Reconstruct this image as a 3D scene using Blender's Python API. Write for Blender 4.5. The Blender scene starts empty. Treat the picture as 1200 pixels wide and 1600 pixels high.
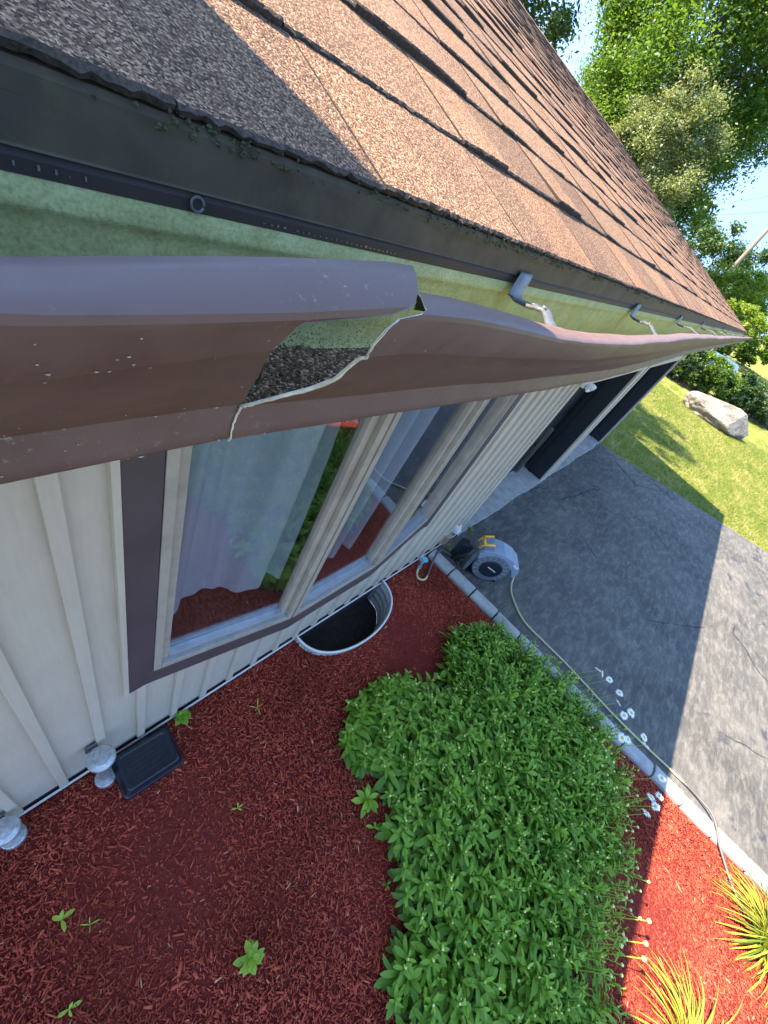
import bpy, bmesh, math, random
import numpy as np
from mathutils import Vector, Matrix, Quaternion
random.seed(7); rng = np.random.default_rng(7)
scene = bpy.context.scene
col = scene.collection

# ------------------------------------------------------------------ camera
CAM = np.array([0.0, -0.725, 2.9])
FPX = 631.886
MR = np.array([[0.65100478, -0.30012424, 0.69722178],
               [-0.64882167, -0.69675006, 0.3058918],
               [0.39398377, -0.65150963, -0.64831473]])     # columns: right, down, forward
cd = bpy.data.cameras.new('camera'); cam = bpy.data.objects.new('camera', cd); col.objects.link(cam)
cd.sensor_fit = 'HORIZONTAL'; cd.sensor_width = 36; cd.lens = FPX / 1200 * 36
cd.clip_start = 0.005; cd.clip_end = 2000
mw = Matrix.Identity(4)
for r in range(3):
    mw[r][0] = MR[r, 0]; mw[r][1] = -MR[r, 1]; mw[r][2] = -MR[r, 2]; mw[r][3] = CAM[r]
cam.matrix_world = mw
scene.camera = cam

# ------------------------------------------------------------------ light
SUN = Vector((-0.489, 0.816, 1.0)).normalized()
w = bpy.data.worlds.new('World'); scene.world = w; w.use_nodes = True
wn = w.node_tree.nodes; bg = wn['Background']
sky = wn.new('ShaderNodeTexSky'); sky.sky_type = 'NISHITA'; sky.sun_disc = False
sky.sun_elevation = math.asin(SUN.z); sky.sun_rotation = math.atan2(SUN.x, SUN.y)
sky.ozone_density = 2.2; sky.dust_density = 0.0; sky.air_density = 0.9
tc = wn.new('ShaderNodeTexCoord'); va = wn.new('ShaderNodeVectorMath'); va.operation = 'ADD'; va.inputs[1].default_value = (0, 0, 1.2)
vn = wn.new('ShaderNodeVectorMath'); vn.operation = 'NORMALIZE'; tint = wn.new('ShaderNodeMix'); tint.data_type = 'RGBA'; tint.blend_type = 'MULTIPLY'
tint.inputs[0].default_value = 1; tint.inputs[7].default_value = (1.04, 1.0, 0.90, 1)
WL = w.node_tree.links.new
WL(tc.outputs['Generated'], va.inputs[0]); WL(va.outputs[0], vn.inputs[0]); WL(vn.outputs[0], sky.inputs[0]); WL(sky.outputs[0], tint.inputs[6]); WL(tint.outputs[2], bg.inputs[0])
bg.inputs[1].default_value = 0.15
sd = bpy.data.lights.new('sun', 'SUN'); sd.energy = 3.2; sd.angle = math.radians(0.5); sd.color = (1, 0.86, 0.68)
so = bpy.data.objects.new('sun', sd); col.objects.link(so)
so.rotation_mode = 'QUATERNION'; so.rotation_quaternion = SUN.to_track_quat('Z', 'Y')
scene.view_settings.view_transform = 'Standard'; scene.view_settings.look = 'None'
scene.view_settings.exposure = 2.9; scene.view_settings.gamma = 1; scene.view_settings.use_curve_mapping = False

# ------------------------------------------------------------------ helpers
def project(p):
    c = MR.T @ (np.array(p) - CAM)
    return (600 + FPX * c[0] / c[2], 800 + FPX * c[1] / c[2]) if c[2] > 0.02 else None
def ray(px, py): return MR @ np.array([px - 600, py - 800, FPX])
def hitz(px, py, z):
    d = ray(px, py); return CAM + d * (z - CAM[2]) / d[2]

def tag(o, label=None, cat=None, group=None, kind=None):
    if label: o['label'] = label
    if cat: o['category'] = cat
    if group: o['group'] = group
    if kind: o['kind'] = kind
    return o
def empty(name, loc=(0, 0, 0), rz=0):
    o = bpy.data.objects.new(name, None); col.objects.link(o); o.location = loc; o.rotation_euler[2] = rz
    o.empty_display_size = 0.1
    return o
def copy_tree(o, parent=None):
    c = o.copy(); col.objects.link(c); c.parent = parent
    for ch in list(o.children): copy_tree(ch, c)
    return c

class MB:
    def __init__(s): s.v = []; s.f = []; s.mi = []; s.c = []
    def add(s, verts, faces, m=0, c=None):
        b = len(s.v); s.v += [tuple(map(float, q)) for q in verts]
        for f in faces: s.f.append(tuple(i + b for i in f)); s.mi.append(m)
        s.c += [0.5 if c is None else c] * len(verts)
        return s
    def box(s, x0, x1, y0, y1, z0, z1, m=0, c=None):
        return s.add([(x0, y0, z0), (x1, y0, z0), (x1, y1, z0), (x0, y1, z0), (x0, y0, z1), (x1, y0, z1), (x1, y1, z1), (x0, y1, z1)],
                     [(0, 3, 2, 1), (4, 5, 6, 7), (0, 1, 5, 4), (1, 2, 6, 5), (2, 3, 7, 6), (3, 0, 4, 7)], m, c)
    def obox(s, o, u, v, w_, m=0, c=None):      # origin + three edge vectors
        o, u, v, w_ = map(Vector, (o, u, v, w_))
        P = [o, o + u, o + u + v, o + v]; P += [q + w_ for q in P]
        return s.add(P, [(0, 3, 2, 1), (4, 5, 6, 7), (0, 1, 5, 4), (1, 2, 6, 5), (2, 3, 7, 6), (3, 0, 4, 7)], m, c)
    def tube(s, pts, r, n=8, m=0, cap=True, c=None):
        pts = [Vector(p) for p in pts]; rs = r if isinstance(r, (list, tuple)) else [r] * len(pts)
        V = []; F = []; up = None
        for i, p in enumerate(pts):
            t = (pts[min(i + 1, len(pts) - 1)] - pts[max(i - 1, 0)]).normalized()
            if up is None:
                up = Vector((0, 0, 1)) if abs(t.z) < 0.9 else Vector((1, 0, 0))
            a = t.cross(up); a = a.normalized() if a.length > 1e-6 else Vector((1, 0, 0))
            b = a.cross(t).normalized(); up = b
            for k in range(n):
                th = 2 * math.pi * k / n
                V.append(p + (a * math.cos(th) + b * math.sin(th)) * rs[i])
        for i in range(len(pts) - 1):
            for k in range(n):
                k2 = (k + 1) % n
                F.append((i * n + k, i * n + k2, (i + 1) * n + k2, (i + 1) * n + k))
        if cap:
            F.append(tuple(range(n))); F.append(tuple(reversed(range((len(pts) - 1) * n, len(pts) * n))))
        return s.add(V, F, m, c)
    def lathe(s, o, prof, n=24, m=0, axis='Z', c=None):      # prof: (r, h) pairs
        V = []; F = []
        for r, h in prof:
            for k in range(n):
                th = 2 * math.pi * k / n
                V.append(Vector(o) + (Vector((r * math.cos(th), r * math.sin(th), h)) if axis == 'Z' else Vector((h, r * math.cos(th), r * math.sin(th)))))
        for i in range(len(prof) - 1):
            for k in range(n):
                k2 = (k + 1) % n; F.append((i * n + k, i * n + k2, (i + 1) * n + k2, (i + 1) * n + k))
        F.append(tuple(reversed(range(n)))); F.append(tuple(range((len(prof) - 1) * n, len(prof) * n)))
        return s.add(V, F, m, c)
    def grid(s, rows, m=0, c=None):             # rows of equally many points
        n = len(rows[0]); V = [p for r in rows for p in r]; F = []
        for i in range(len(rows) - 1):
            for j in range(n - 1):
                F.append((i * n + j, i * n + j + 1, (i + 1) * n + j + 1, (i + 1) * n + j))
        return s.add(V, F, m, c)
    def prism(s, poly, o, u, w_, ex, m=0, c=None):    # poly (a,b) in plane (u,w) extruded along ex
        o, u, w_, ex = map(Vector, (o, u, w_, ex)); n = len(poly)
        V = [o + u * a + w_ * b for a, b in poly]; V += [q + ex for q in V]
        F = [tuple(range(n)), tuple(reversed(range(n, 2 * n)))] + [(i, i + n, (i + 1) % n + n, (i + 1) % n) for i in range(n)]
        return s.add(V, F, m, c)
    def mesh(s, name, mats, smooth=False):
        me = bpy.data.meshes.new(name); me.from_pydata(s.v, [], s.f)
        for mt in (mats if isinstance(mats, (list, tuple)) else [mats]): me.materials.append(mt)
        if any(s.mi): me.polygons.foreach_set('material_index', s.mi)
        a = me.attributes.new('tone', 'FLOAT', 'POINT'); a.data.foreach_set('value', s.c)
        if smooth: me.polygons.foreach_set('use_smooth', [True] * len(me.polygons))
        me.update(); return me
    def build(s, name, mats, parent=None, smooth=False, bevel=0, seg=2, fixn=True):
        me = s.mesh(name, mats, smooth)
        if fixn:
            bm = bmesh.new(); bm.from_mesh(me); bmesh.ops.recalc_face_normals(bm, faces=bm.faces); bm.to_mesh(me); bm.free()
        o = bpy.data.objects.new(name, me); col.objects.link(o); o.parent = parent
        if bevel:
            md = o.modifiers.new('bevel', 'BEVEL'); md.width = bevel; md.segments = seg; md.limit_method = 'ANGLE'; md.angle_limit = math.radians(40)
        return o
def np_obj(name, V, F, mat, tone=None, parent=None, smooth=False):
    me = bpy.data.meshes.new(name); n = len(F); k = F.shape[1]
    me.vertices.add(len(V)); me.vertices.foreach_set('co', np.ascontiguousarray(V, dtype=np.float32).ravel())
    me.loops.add(n * k); me.loops.foreach_set('vertex_index', np.ascontiguousarray(F, dtype=np.int32).ravel())
    me.polygons.add(n); me.polygons.foreach_set('loop_start', np.arange(0, n * k, k, dtype=np.int32))
    if smooth: me.polygons.foreach_set('use_smooth', np.ones(n, dtype=bool))
    if tone is not None:
        a = me.attributes.new('tone', 'FLOAT', 'POINT'); a.data.foreach_set('value', np.ascontiguousarray(tone, dtype=np.float32))
    me.materials.append(mat); me.update(calc_edges=True); me.validate()
    o = bpy.data.objects.new(name, me); col.objects.link(o); o.parent = parent
    return o
def pmesh(me, name, parent=None):
    o = bpy.data.objects.new(name, me); col.objects.link(o); o.parent = parent; return o

def smoothpts(P, n=6):
    P = [Vector(p) for p in P]; out = []
    for i in range(len(P) - 1):
        p0 = P[max(i - 1, 0)]; p1 = P[i]; p2 = P[i + 1]; p3 = P[min(i + 2, len(P) - 1)]
        for k in range(n):
            t = k / n; out.append(0.5 * ((2 * p1) + (p2 - p0) * t + (2 * p0 - 5 * p1 + 4 * p2 - p3) * t * t + (3 * p1 - p0 - 3 * p2 + p3) * t ** 3))
    return out + [P[-1]]

# ------------------------------------------------------------------ materials
class NT:
    def __init__(s, name):
        s.m = bpy.data.materials.new(name); s.m.use_nodes = True; s.t = s.m.node_tree; s.n = s.t.nodes; s.b = s.n['Principled BSDF']
        s.pos = s.n.new('ShaderNodeNewGeometry').outputs['Position']
    def L(s, a, b): s.t.links.new(a, b)
    def noise(s, scale, detail=4, rough=0.6, vec=None, dist=0, out='Fac'):
        q = s.n.new('ShaderNodeTexNoise'); q.inputs['Scale'].default_value = scale; q.inputs['Detail'].default_value = detail
        q.inputs['Roughness'].default_value = rough; q.inputs['Distortion'].default_value = dist
        s.L(vec if vec is not None else s.pos, q.inputs['Vector']); return q.outputs[out]
    def voro(s, scale, feat='F1', out='Distance', vec=None, rnd=1):
        q = s.n.new('ShaderNodeTexVoronoi'); q.feature = feat; q.inputs['Scale'].default_value = scale; q.inputs['Randomness'].default_value = rnd
        s.L(vec if vec is not None else s.pos, q.inputs['Vector']); return q.outputs[out]
    def ramp(s, fac, stops, interp='LINEAR'):
        q = s.n.new('ShaderNodeValToRGB'); e = q.color_ramp.elements; q.color_ramp.interpolation = interp
        while len(e) < len(stops): e.new(0.5)
        for i, (p, c) in enumerate(stops):
            e[i].position = p; e[i].color = (*c, 1) if not isinstance(c, (int, float)) else (c, c, c, 1)
        s.L(fac, q.inputs[0]); return q.outputs[0]
    def mix(s, fac, a, b, mode='MIX'):
        q = s.n.new('ShaderNodeMix'); q.data_type = 'RGBA'; q.blend_type = mode
        for v, i in ((fac, 0), (a, 6), (b, 7)):
            if isinstance(v, (int, float)): q.inputs[i].default_value = v if i == 0 else (v, v, v, 1)
            elif isinstance(v, tuple): q.inputs[i].default_value = (*v, 1)
            else: s.L(v, q.inputs[i])
        return q.outputs[2]
    def math(s, op, a, b=0.0, clamp=False):
        q = s.n.new('ShaderNodeMath'); q.operation = op; q.use_clamp = clamp
        for v, i in ((a, 0), (b, 1)):
            if isinstance(v, (int, float)): q.inputs[i].default_value = v
            else: s.L(v, q.inputs[i])
        return q.outputs[0]
    def tone(s):
        q = s.n.new('ShaderNodeAttribute'); q.attribute_name = 'tone'; return q.outputs['Fac']
    def mapping(s, scale=(1, 1, 1), rot=(0, 0, 0)):
        q = s.n.new('ShaderNodeMapping'); q.inputs['Scale'].default_value = scale; q.inputs['Rotation'].default_value = rot
        s.L(s.pos, q.inputs['Vector']); return q.outputs[0]
    def bump(s, h, strength=0.3, dist=0.01):
        q = s.n.new('ShaderNodeBump'); q.inputs['Strength'].default_value = strength; q.inputs['Distance'].default_value = dist
        s.L(h, q.inputs['Height']); s.L(q.outputs[0], s.b.inputs['Normal']); return q
    def set(s, color=None, rough=0.6, metal=0, spec=None, **kw):
        if color is not None:
            if isinstance(color, tuple): s.b.inputs['Base Color'].default_value = (*color, 1)
            else: s.L(color, s.b.inputs['Base Color'])
        if isinstance(rough, (int, float)): s.b.inputs['Roughness'].default_value = rough
        else: s.L(rough, s.b.inputs['Roughness'])
        s.b.inputs['Metallic'].default_value = metal
        if spec is not None: s.b.inputs['Specular IOR Level'].default_value = spec
        return s.m

def plain(name, c, rough=0.5, metal=0, var=0.15, vscale=8, bump=0.0, bscale=200, spec=None):
    t = NT(name); n = t.noise(vscale, 5); hi = tuple(min(1, x * (1 + var)) for x in c); lo = tuple(x * (1 - var) for x in c)
    cc = t.ramp(n, [(0.3, lo), (0.7, hi)])
    if bump: t.bump(t.noise(bscale, 3), bump, 0.002)
    return t.set(cc, rough, metal, spec)

def mk_shingle():
    t = NT('shingle_granules')
    cell = t.voro(820, out='Color'); sep = t.n.new('ShaderNodeSeparateColor'); t.L(cell, sep.inputs[0])
    base = t.ramp(sep.outputs[0], [(0.0, (0.028, 0.018, 0.014)), (0.25, (0.09, 0.048, 0.029)), (0.5, (0.165, 0.09, 0.052)), (0.75, (0.265, 0.155, 0.09)), (1.0, (0.52, 0.36, 0.23))])
    tn = t.ramp(t.tone(), [(0.0, (0.62, 0.60, 0.62)), (0.5, (1.0, 0.96, 0.93)), (1.0, (1.22, 1.0, 0.88))])
    c = t.mix(1.0, base, tn, 'MULTIPLY')
    blot = t.ramp(t.noise(5, 4), [(0.3, 0.82), (0.7, 1.1)])
    c = t.mix(1.0, c, blot, 'MULTIPLY')
    d = t.voro(820); t.bump(d, 0.45, 0.0014).invert = True
    return t.set(c, 0.95, spec=0.25)
def mk_granule_dark():
    t = NT('gutter_grit')
    cell = t.voro(520, out='Color'); sep = t.n.new('ShaderNodeSeparateColor'); t.L(cell, sep.inputs[0])
    c = t.ramp(sep.outputs[0], [(0, (0.02, 0.011, 0.006)), (0.5, (0.085, 0.045, 0.022)), (0.8, (0.20, 0.115, 0.055)), (1, (0.50, 0.33, 0.18))])
    t.bump(t.voro(520), 0.8, 0.003).invert = True
    return t.set(c, 0.9)
def mk_gutter_brown():
    t = NT('gutter_brown_paint')
    n = t.noise(30, 5); c = t.ramp(n, [(0.35, (0.122, 0.072, 0.062)), (0.65, (0.146, 0.088, 0.077))])
    dust = t.ramp(t.noise(230, 4, 0.75), [(0.60, 0.0), (0.72, 1.0)])
    band = t.ramp(t.noise(22, 3), [(0.48, 0.0), (0.66, 0.7)])
    c = t.mix(t.math('MULTIPLY', dust, band), c, (0.36, 0.31, 0.26))
    t.bump(t.noise(500, 2), 0.06, 0.001)
    return t.set(c, t.ramp(t.noise(60, 3), [(0.3, 0.42), (0.7, 0.58)]), spec=0.35)
def mk_algae():
    t = NT('gutter_algae')
    n = t.noise(45, 6, 0.7); c = t.ramp(n, [(0.2, (0.22, 0.235, 0.10)), (0.5, (0.30, 0.315, 0.14)), (0.78, (0.38, 0.39, 0.20))])
    g = t.noise(420, 3, 0.7); c = t.mix(1.0, c, t.ramp(g, [(0.3, 0.7), (0.6, 1.08)]), 'MULTIPLY')
    # dirt specks towards the trough bottom
    sx = t.n.new('ShaderNodeSeparateXYZ'); t.L(t.pos, sx.inputs[0])
    low = t.n.new('ShaderNodeMapRange'); low.inputs[1].default_value = 2.785; low.inputs[2].default_value = 2.748; t.L(sx.outputs[2], low.inputs[0])
    sp = t.ramp(t.voro(380), [(0.25, 1.0), (0.4, 0.0)])
    spm = t.math('MULTIPLY', t.math('MULTIPLY', sp, low.outputs[0]), t.ramp(t.noise(70, 2), [(0.35, 0.2), (0.6, 1.0)]))
    c = t.mix(spm, c, (0.03, 0.028, 0.02))
    t.bump(t.noise(300, 4, 0.7), 0.35, 0.0015)
    return t.set(c, 0.8, spec=0.3)
def mk_drip():
    t = NT('mossy_drip_edge')
    c = t.ramp(t.noise(25, 5), [(0.3, (0.052, 0.040, 0.030)), (0.7, (0.092, 0.073, 0.052))])
    m = t.ramp(t.noise(60, 5, 0.7), [(0.54, 0.0), (0.72, 0.6)])
    c = t.mix(m, c, (0.095, 0.085, 0.038))
    t.bump(t.noise(300, 3), 0.15, 0.001)
    return t.set(c, 0.75, spec=0.2)
def mk_siding():
    t = NT('beige_siding')
    c = t.ramp(t.noise(3, 5), [(0.3, (0.50, 0.43, 0.335)), (0.7, (0.56, 0.485, 0.385))])
    st = t.noise(6, 5, vec=t.mapping((14, 14, 1.2))); c = t.mix(1.0, c, t.ramp(st, [(0.3, 0.94), (0.6, 1.02)]), 'MULTIPLY')
    gr = t.noise(90, 3, vec=t.mapping((6, 6, 0.5))); t.bump(gr, 0.05, 0.002)
    return t.set(c, 0.55)
def mk_asphalt():
    t = NT('asphalt')
    c = t.ramp(t.noise(1.1, 6, 0.62, dist=0.4), [(0.3, (0.047, 0.045, 0.042)), (0.5, (0.070, 0.067, 0.062)), (0.68, (0.105, 0.098, 0.088))])
    # pale scuffs in long streaks
    stv = t.mapping((1.2, 14, 1), (0, 0, 0.35)); st = t.ramp(t.noise(3.2, 6, 0.72, vec=stv), [(0.5, 0.0), (0.75, 0.35)])
    c = t.mix(st, c, (0.22, 0.205, 0.185))
    c = t.mix(t.ramp(t.noise(5, 8, 0.74, vec=t.mapping((1, 2.6, 1), (0, 0, 0.9)), dist=.4), [(0.46, 0.0), (0.70, 0.40)]), c, (0.31, 0.285, 0.24))
    ag = t.voro(260, out='Color'); sg = t.n.new('ShaderNodeSeparateColor'); t.L(ag, sg.inputs[0]); c = t.mix(1.0, c, t.ramp(sg.outputs[0], [(0.0, 0.8), (0.6, 1.0), (1.0, 1.25)]), 'MULTIPLY')
    # dark wet or oily blots
    bl = t.ramp(t.noise(1.7, 4, 0.6, dist=1.0), [(0.60, 0.0), (0.66, 0.8)]); c = t.mix(bl, c, (0.028, 0.031, 0.036))
    cr = t.voro(0.55, 'DISTANCE_TO_EDGE', vec=t.mix(0.12, t.pos, t.noise(2.5, 5, out='Color')))
    crm = t.math('MULTIPLY', t.ramp(cr, [(0.0, 1.0), (0.006, 0.0)]), t.ramp(t.noise(0.9, 2), [(0.5, 0.0), (0.56, 1.0)]))
    c = t.mix(crm, c, (0.012, 0.012, 0.013))
    h = t.math('ADD', t.voro(220), t.math('MULTIPLY', crm, -2.5)); t.bump(h, 0.5, 0.004)
    return t.set(c, t.ramp(bl, [(0, 0.82), (1, 0.5)]), spec=0.35)
def mk_mulch_ground():
    t = NT('mulch_ground')
    c = t.ramp(t.noise(55, 5, 0.75), [(0.3, (0.12, 0.018, 0.015)), (0.7, (0.30, 0.046, 0.034))])
    t.bump(t.noise(70, 5, 0.8), 1.0, 0.02)
    return t.set(c, 0.9, spec=0.1)
def mk_mulch():
    t = NT('mulch_chip')
    c = t.ramp(t.tone(), [(0.0, (0.24, 0.040, 0.026)), (0.3, (0.36, 0.058, 0.037)), (0.7, (0.46, 0.080, 0.046)), (0.96, (0.53, 0.11, 0.055)), (0.985, (0.46, 0.16, 0.09)), (1.0, (0.55, 0.34, 0.20))])
    big = t.ramp(t.noise(1.6, 4), [(0.3, 0.6), (0.6, 1.12)]); c = t.mix(1.0, c, big, 'MULTIPLY')
    c = t.mix(1.0, c, t.ramp(t.noise(160, 3), [(0.3, 0.75), (0.7, 1.15)]), 'MULTIPLY')
    return t.set(c, 0.85, spec=0.12)
def mk_leaf(name, stops, rough=0.45, trans=0.35, spec=0.4, tcol=None):
    t = NT(name); c = t.ramp(t.tone(), stops)
    t.set(c, rough, spec=spec)
    tr = t.n.new('ShaderNodeBsdfTranslucent'); t.L(t.mix(1.0, c, tcol or (1.25, 1.3, 0.6), 'MULTIPLY'), tr.inputs[0])
    ms = t.n.new('ShaderNodeMixShader'); ms.inputs[0].default_value = trans
    t.L(t.b.outputs[0], ms.inputs[1]); t.L(tr.outputs[0], ms.inputs[2]); t.L(ms.outputs[0], t.n['Material Output'].inputs[0])
    return t.m
def mk_glass():
    t = NT('window_glass'); o = t.n['Material Output']
    tr = t.n.new('ShaderNodeBsdfTransparent'); tr.inputs[0].default_value = (0.93, 0.94, 0.96, 1)
    gl = t.n.new('ShaderNodeBsdfGlossy'); gl.inputs['Roughness'].default_value = 0.0; gl.inputs[0].default_value = (1, 1, 1, 1)
    lw = t.n.new('ShaderNodeLayerWeight'); lw.inputs[0].default_value = 0.5
    f5 = t.math('POWER', lw.outputs['Facing'], 4.0); fr = t.math('ADD', t.math('MULTIPLY', f5, 0.84), 0.115)
    ms = t.n.new('ShaderNodeMixShader'); t.L(fr, ms.inputs[0]); t.L(tr.outputs[0], ms.inputs[1]); t.L(gl.outputs[0], ms.inputs[2])
    t.L(ms.outputs[0], o.inputs[0]); return t.m
def mk_lawn():
    t = NT('lawn_grass')
    c = t.ramp(t.noise(0.35, 5, 0.65), [(0.3, (0.085, 0.13, 0.018)), (0.5, (0.15, 0.19, 0.028)), (0.7, (0.26, 0.25, 0.06))])
    st = t.noise(0.9, 6, 0.72, vec=t.mapping((1.0, 3.0, 1), (0, 0, -0.35))); c = t.mix(t.ramp(st, [(0.46, 0.0), (0.66, 0.75)]), c, (0.36, 0.30, 0.11))
    c = t.mix(1.0, c, t.ramp(t.noise(30, 4, 0.8), [(0.3, 0.6), (0.7, 1.25)]), 'MULTIPLY')
    t.bump(t.noise(45, 4, 0.8), 0.9, 0.05)
    return t.set(c, 0.9, spec=0.1)
def mk_rock():
    t = NT('boulder_stone')
    c = t.ramp(t.noise(2.2, 7, 0.7), [(0.3, (0.12, 0.10, 0.08)), (0.5, (0.23, 0.205, 0.17)), (0.7, (0.33, 0.30, 0.26))])
    c = t.mix(1.0, c, t.ramp(t.noise(3, 6, 0.7, vec=t.mapping((1, 1, 3.5), (0.4, 0.2, 0))), [(0.33, 0.5), (0.5, 1.0)]), 'MULTIPLY')
    t.bump(t.noise(5, 8, 0.72), 0.8, 0.12)
    return t.set(c, 0.9)
def mk_concrete(name, lo, hi):
    t = NT(name); c = t.ramp(t.noise(7, 6, 0.7), [(0.3, lo), (0.7, hi)])
    c = t.mix(t.ramp(t.noise(2.5, 4), [(0.55, 0.0), (0.7, 0.45)]), c, tuple(x * 0.45 for x in lo))
    t.bump(t.noise(120, 4, 0.7), 0.35, 0.004); return t.set(c, 0.85)
def mk_bark(name, c):
    t = NT(name); k = t.ramp(t.noise(6, 5, vec=t.mapping((3, 3, 0.6))), [(0.3, tuple(x * 0.6 for x in c)), (0.7, c)])
    t.bump(t.noise(14, 5, vec=t.mapping((3, 3, 0.5))), 0.7, 0.03); return t.set(k, 0.9)
def mk_galv():
    t = NT('galvanised_steel')
    c = t.ramp(t.voro(90, out='Color'), [(0.0, (0.38, 0.40, 0.42)), (1.0, (0.62, 0.64, 0.66))])
    c = t.mix(t.ramp(t.noise(35, 5), [(0.52, 0.0), (0.7, 0.7)]), c, (0.26, 0.22, 0.18))
    return t.set(c, 0.42, 0.75)
def mk_hose():
    t = NT('hose_rubber'); c = t.ramp(t.tone(), [(0.0, (0.10, 0.09, 0.09)), (0.49, (0.10, 0.09, 0.09)), (0.51, (0.42, 0.38, 0.24)), (1.0, (0.52, 0.46, 0.22))])
    return t.set(c, 0.5)

M = dict(
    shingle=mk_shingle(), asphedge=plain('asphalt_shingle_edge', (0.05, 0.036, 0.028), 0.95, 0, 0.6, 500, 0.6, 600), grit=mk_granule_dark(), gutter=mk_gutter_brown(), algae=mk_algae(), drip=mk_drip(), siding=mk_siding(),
    asphalt=mk_asphalt(), mground=mk_mulch_ground(), mulch=mk_mulch(), glass=mk_glass(), lawn=mk_lawn(), rock=mk_rock(),
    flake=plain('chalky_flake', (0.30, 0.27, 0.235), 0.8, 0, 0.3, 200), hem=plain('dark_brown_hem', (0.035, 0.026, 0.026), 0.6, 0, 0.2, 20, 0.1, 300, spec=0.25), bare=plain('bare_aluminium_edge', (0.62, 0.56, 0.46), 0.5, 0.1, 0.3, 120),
    metal=plain('hanger_aluminium', (0.15, 0.155, 0.165), 0.45, 0.5, 0.35, 60, 0.2, 300),
    trim=plain('brown_trim', (0.085, 0.066, 0.070), 0.42, 0, 0.12, 5, 0.05),
    frame=plain('beige_window_frame', (0.36, 0.315, 0.255), 0.45, 0, 0.15, 12, 0.05),
    alu=plain('sill_aluminium', (0.40, 0.43, 0.47), 0.3, 0.5, 0.15, 20),
    white=plain('white_paint', (0.74, 0.72, 0.69), 0.5, 0, 0.08, 10),
    black=plain('black_panel', (0.013, 0.015, 0.019), 0.45, 0, 0.2, 4),
    dark=plain('dark_interior', (0.02, 0.018, 0.016), 0.9),
    room=plain('room_wall', (0.20, 0.17, 0.14), 0.9), floorwood=plain('interior_wood', (0.13, 0.055, 0.032), 0.45, 0, 0.3, 9),
    curtain=None, deck=plain('roof_deck', (0.05, 0.035, 0.028), 0.9), soffit=plain('soffit', (0.40, 0.36, 0.28), 0.6),
    concrete=mk_concrete('concrete_apron', (0.26, 0.25, 0.24), (0.44, 0.42, 0.39)), kerb=mk_concrete('edging_concrete', (0.24, 0.24, 0.235), (0.40, 0.39, 0.37)),
    galv=mk_galv(), wellin=plain('window_well_steel', (0.45, 0.43, 0.40), 0.5, 0.2, 0.25, 8), soil=plain('dark_soil', (0.02, 0.016, 0.014), 0.95, 0, 0.5, 30, 0.8, 60),
    blackplastic=plain('black_plastic', (0.012, 0.016, 0.024), 0.30, 0, 0.3, 30, 0.15, 120), 
    reelgrey=plain('reel_grey_plastic', (0.13, 0.14, 0.15), 0.5, 0, 0.15, 20), reelblue=plain('reel_blue_grey_plastic', (0.22, 0.27, 0.34), 0.42, 0, 0.1, 20),
    yellow=plain('yellow_plastic', (0.75, 0.40, 0.03), 0.4), cyan=plain('tap_blue', (0.10, 0.40, 0.52), 0.4), tan=plain('tan_plastic', (0.30, 0.21, 0.15), 0.6),
    hose=mk_hose(), red=plain('red_mark', (0.5, 0.03, 0.02), 0.5),
    bark=mk_bark('bark', (0.16, 0.13, 0.10)), pole=mk_bark('pole_wood', (0.24, 0.20, 0.16)), tank=plain('white_tank', (0.70, 0.70, 0.68), 0.4, 0, 0.06, 3),
    moss=plain('moss', (0.055, 0.06, 0.022), 0.95, 0, 0.6, 200, 0.6, 300),
    daisy=mk_leaf('daisy_leaf', [(0.0, (0.045, 0.095, 0.012)), (0.4, (0.135, 0.265, 0.026)), (0.75, (0.24, 0.40, 0.04)), (1.0, (0.44, 0.55, 0.07))], 0.42, 0.3, 0.3),
    petal=plain('white_petal', (0.80, 0.80, 0.77), 0.6, 0, 0.04), eye=plain('daisy_eye', (0.62, 0.42, 0.03), 0.7, 0, 0.2, 200), bud=plain('daisy_bud', (0.62, 0.62, 0.22), 0.7),
    lily=mk_leaf('daylily_leaf', [(0.0, (0.07, 0.15, 0.02)), (0.5, (0.22, 0.27, 0.03)), (1.0, (0.55, 0.45, 0.05))], 0.5, 0.3),
    lilyflower=plain('daylily_flower', (0.85, 0.55, 0.02), 0.5),
    maple=mk_leaf('maple_leaf', [(0.0, (0.035, 0.08, 0.016)), (0.5, (0.095, 0.175, 0.028)), (1.0, (0.21, 0.29, 0.045))], 0.5, 0.45),
    silver=mk_leaf('silver_leaf', [(0.0, (0.09, 0.13, 0.055)), (0.5, (0.19, 0.22, 0.10)), (1.0, (0.32, 0.33, 0.17))], 0.55, 0.35),
    darkleaf=mk_leaf('dark_tree_leaf', [(0.0, (0.02, 0.05, 0.015)), (0.5, (0.05, 0.10, 0.028)), (1.0, (0.10, 0.15, 0.04))], 0.5, 0.3),
    lime=mk_leaf('lime_leaf', [(0.0, (0.08, 0.15, 0.015)), (0.5, (0.17, 0.26, 0.025)), (1.0, (0.32, 0.38, 0.05))], 0.5, 0.45),
    grassb=mk_leaf('grass_blade', [(0.0, (0.06, 0.11, 0.015)), (0.6, (0.15, 0.19, 0.03)), (1.0, (0.32, 0.28, 0.08))], 0.6, 0.3),
)
def mk_curtain():
    t = NT('sheer_curtain'); t.set((0.46, 0.50, 0.55), 0.9)
    tr = t.n.new('ShaderNodeBsdfTranslucent'); tr.inputs[0].default_value = (0.7, 0.7, 0.75, 1)
    ms = t.n.new('ShaderNodeMixShader'); ms.inputs[0].default_value = 0.15
    t.L(t.b.outputs[0], ms.inputs[1]); t.L(tr.outputs[0], ms.inputs[2]); t.L(ms.outputs[0], t.n['Material Output'].inputs[0]); return t.m
M['curtain'] = mk_curtain()

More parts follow.
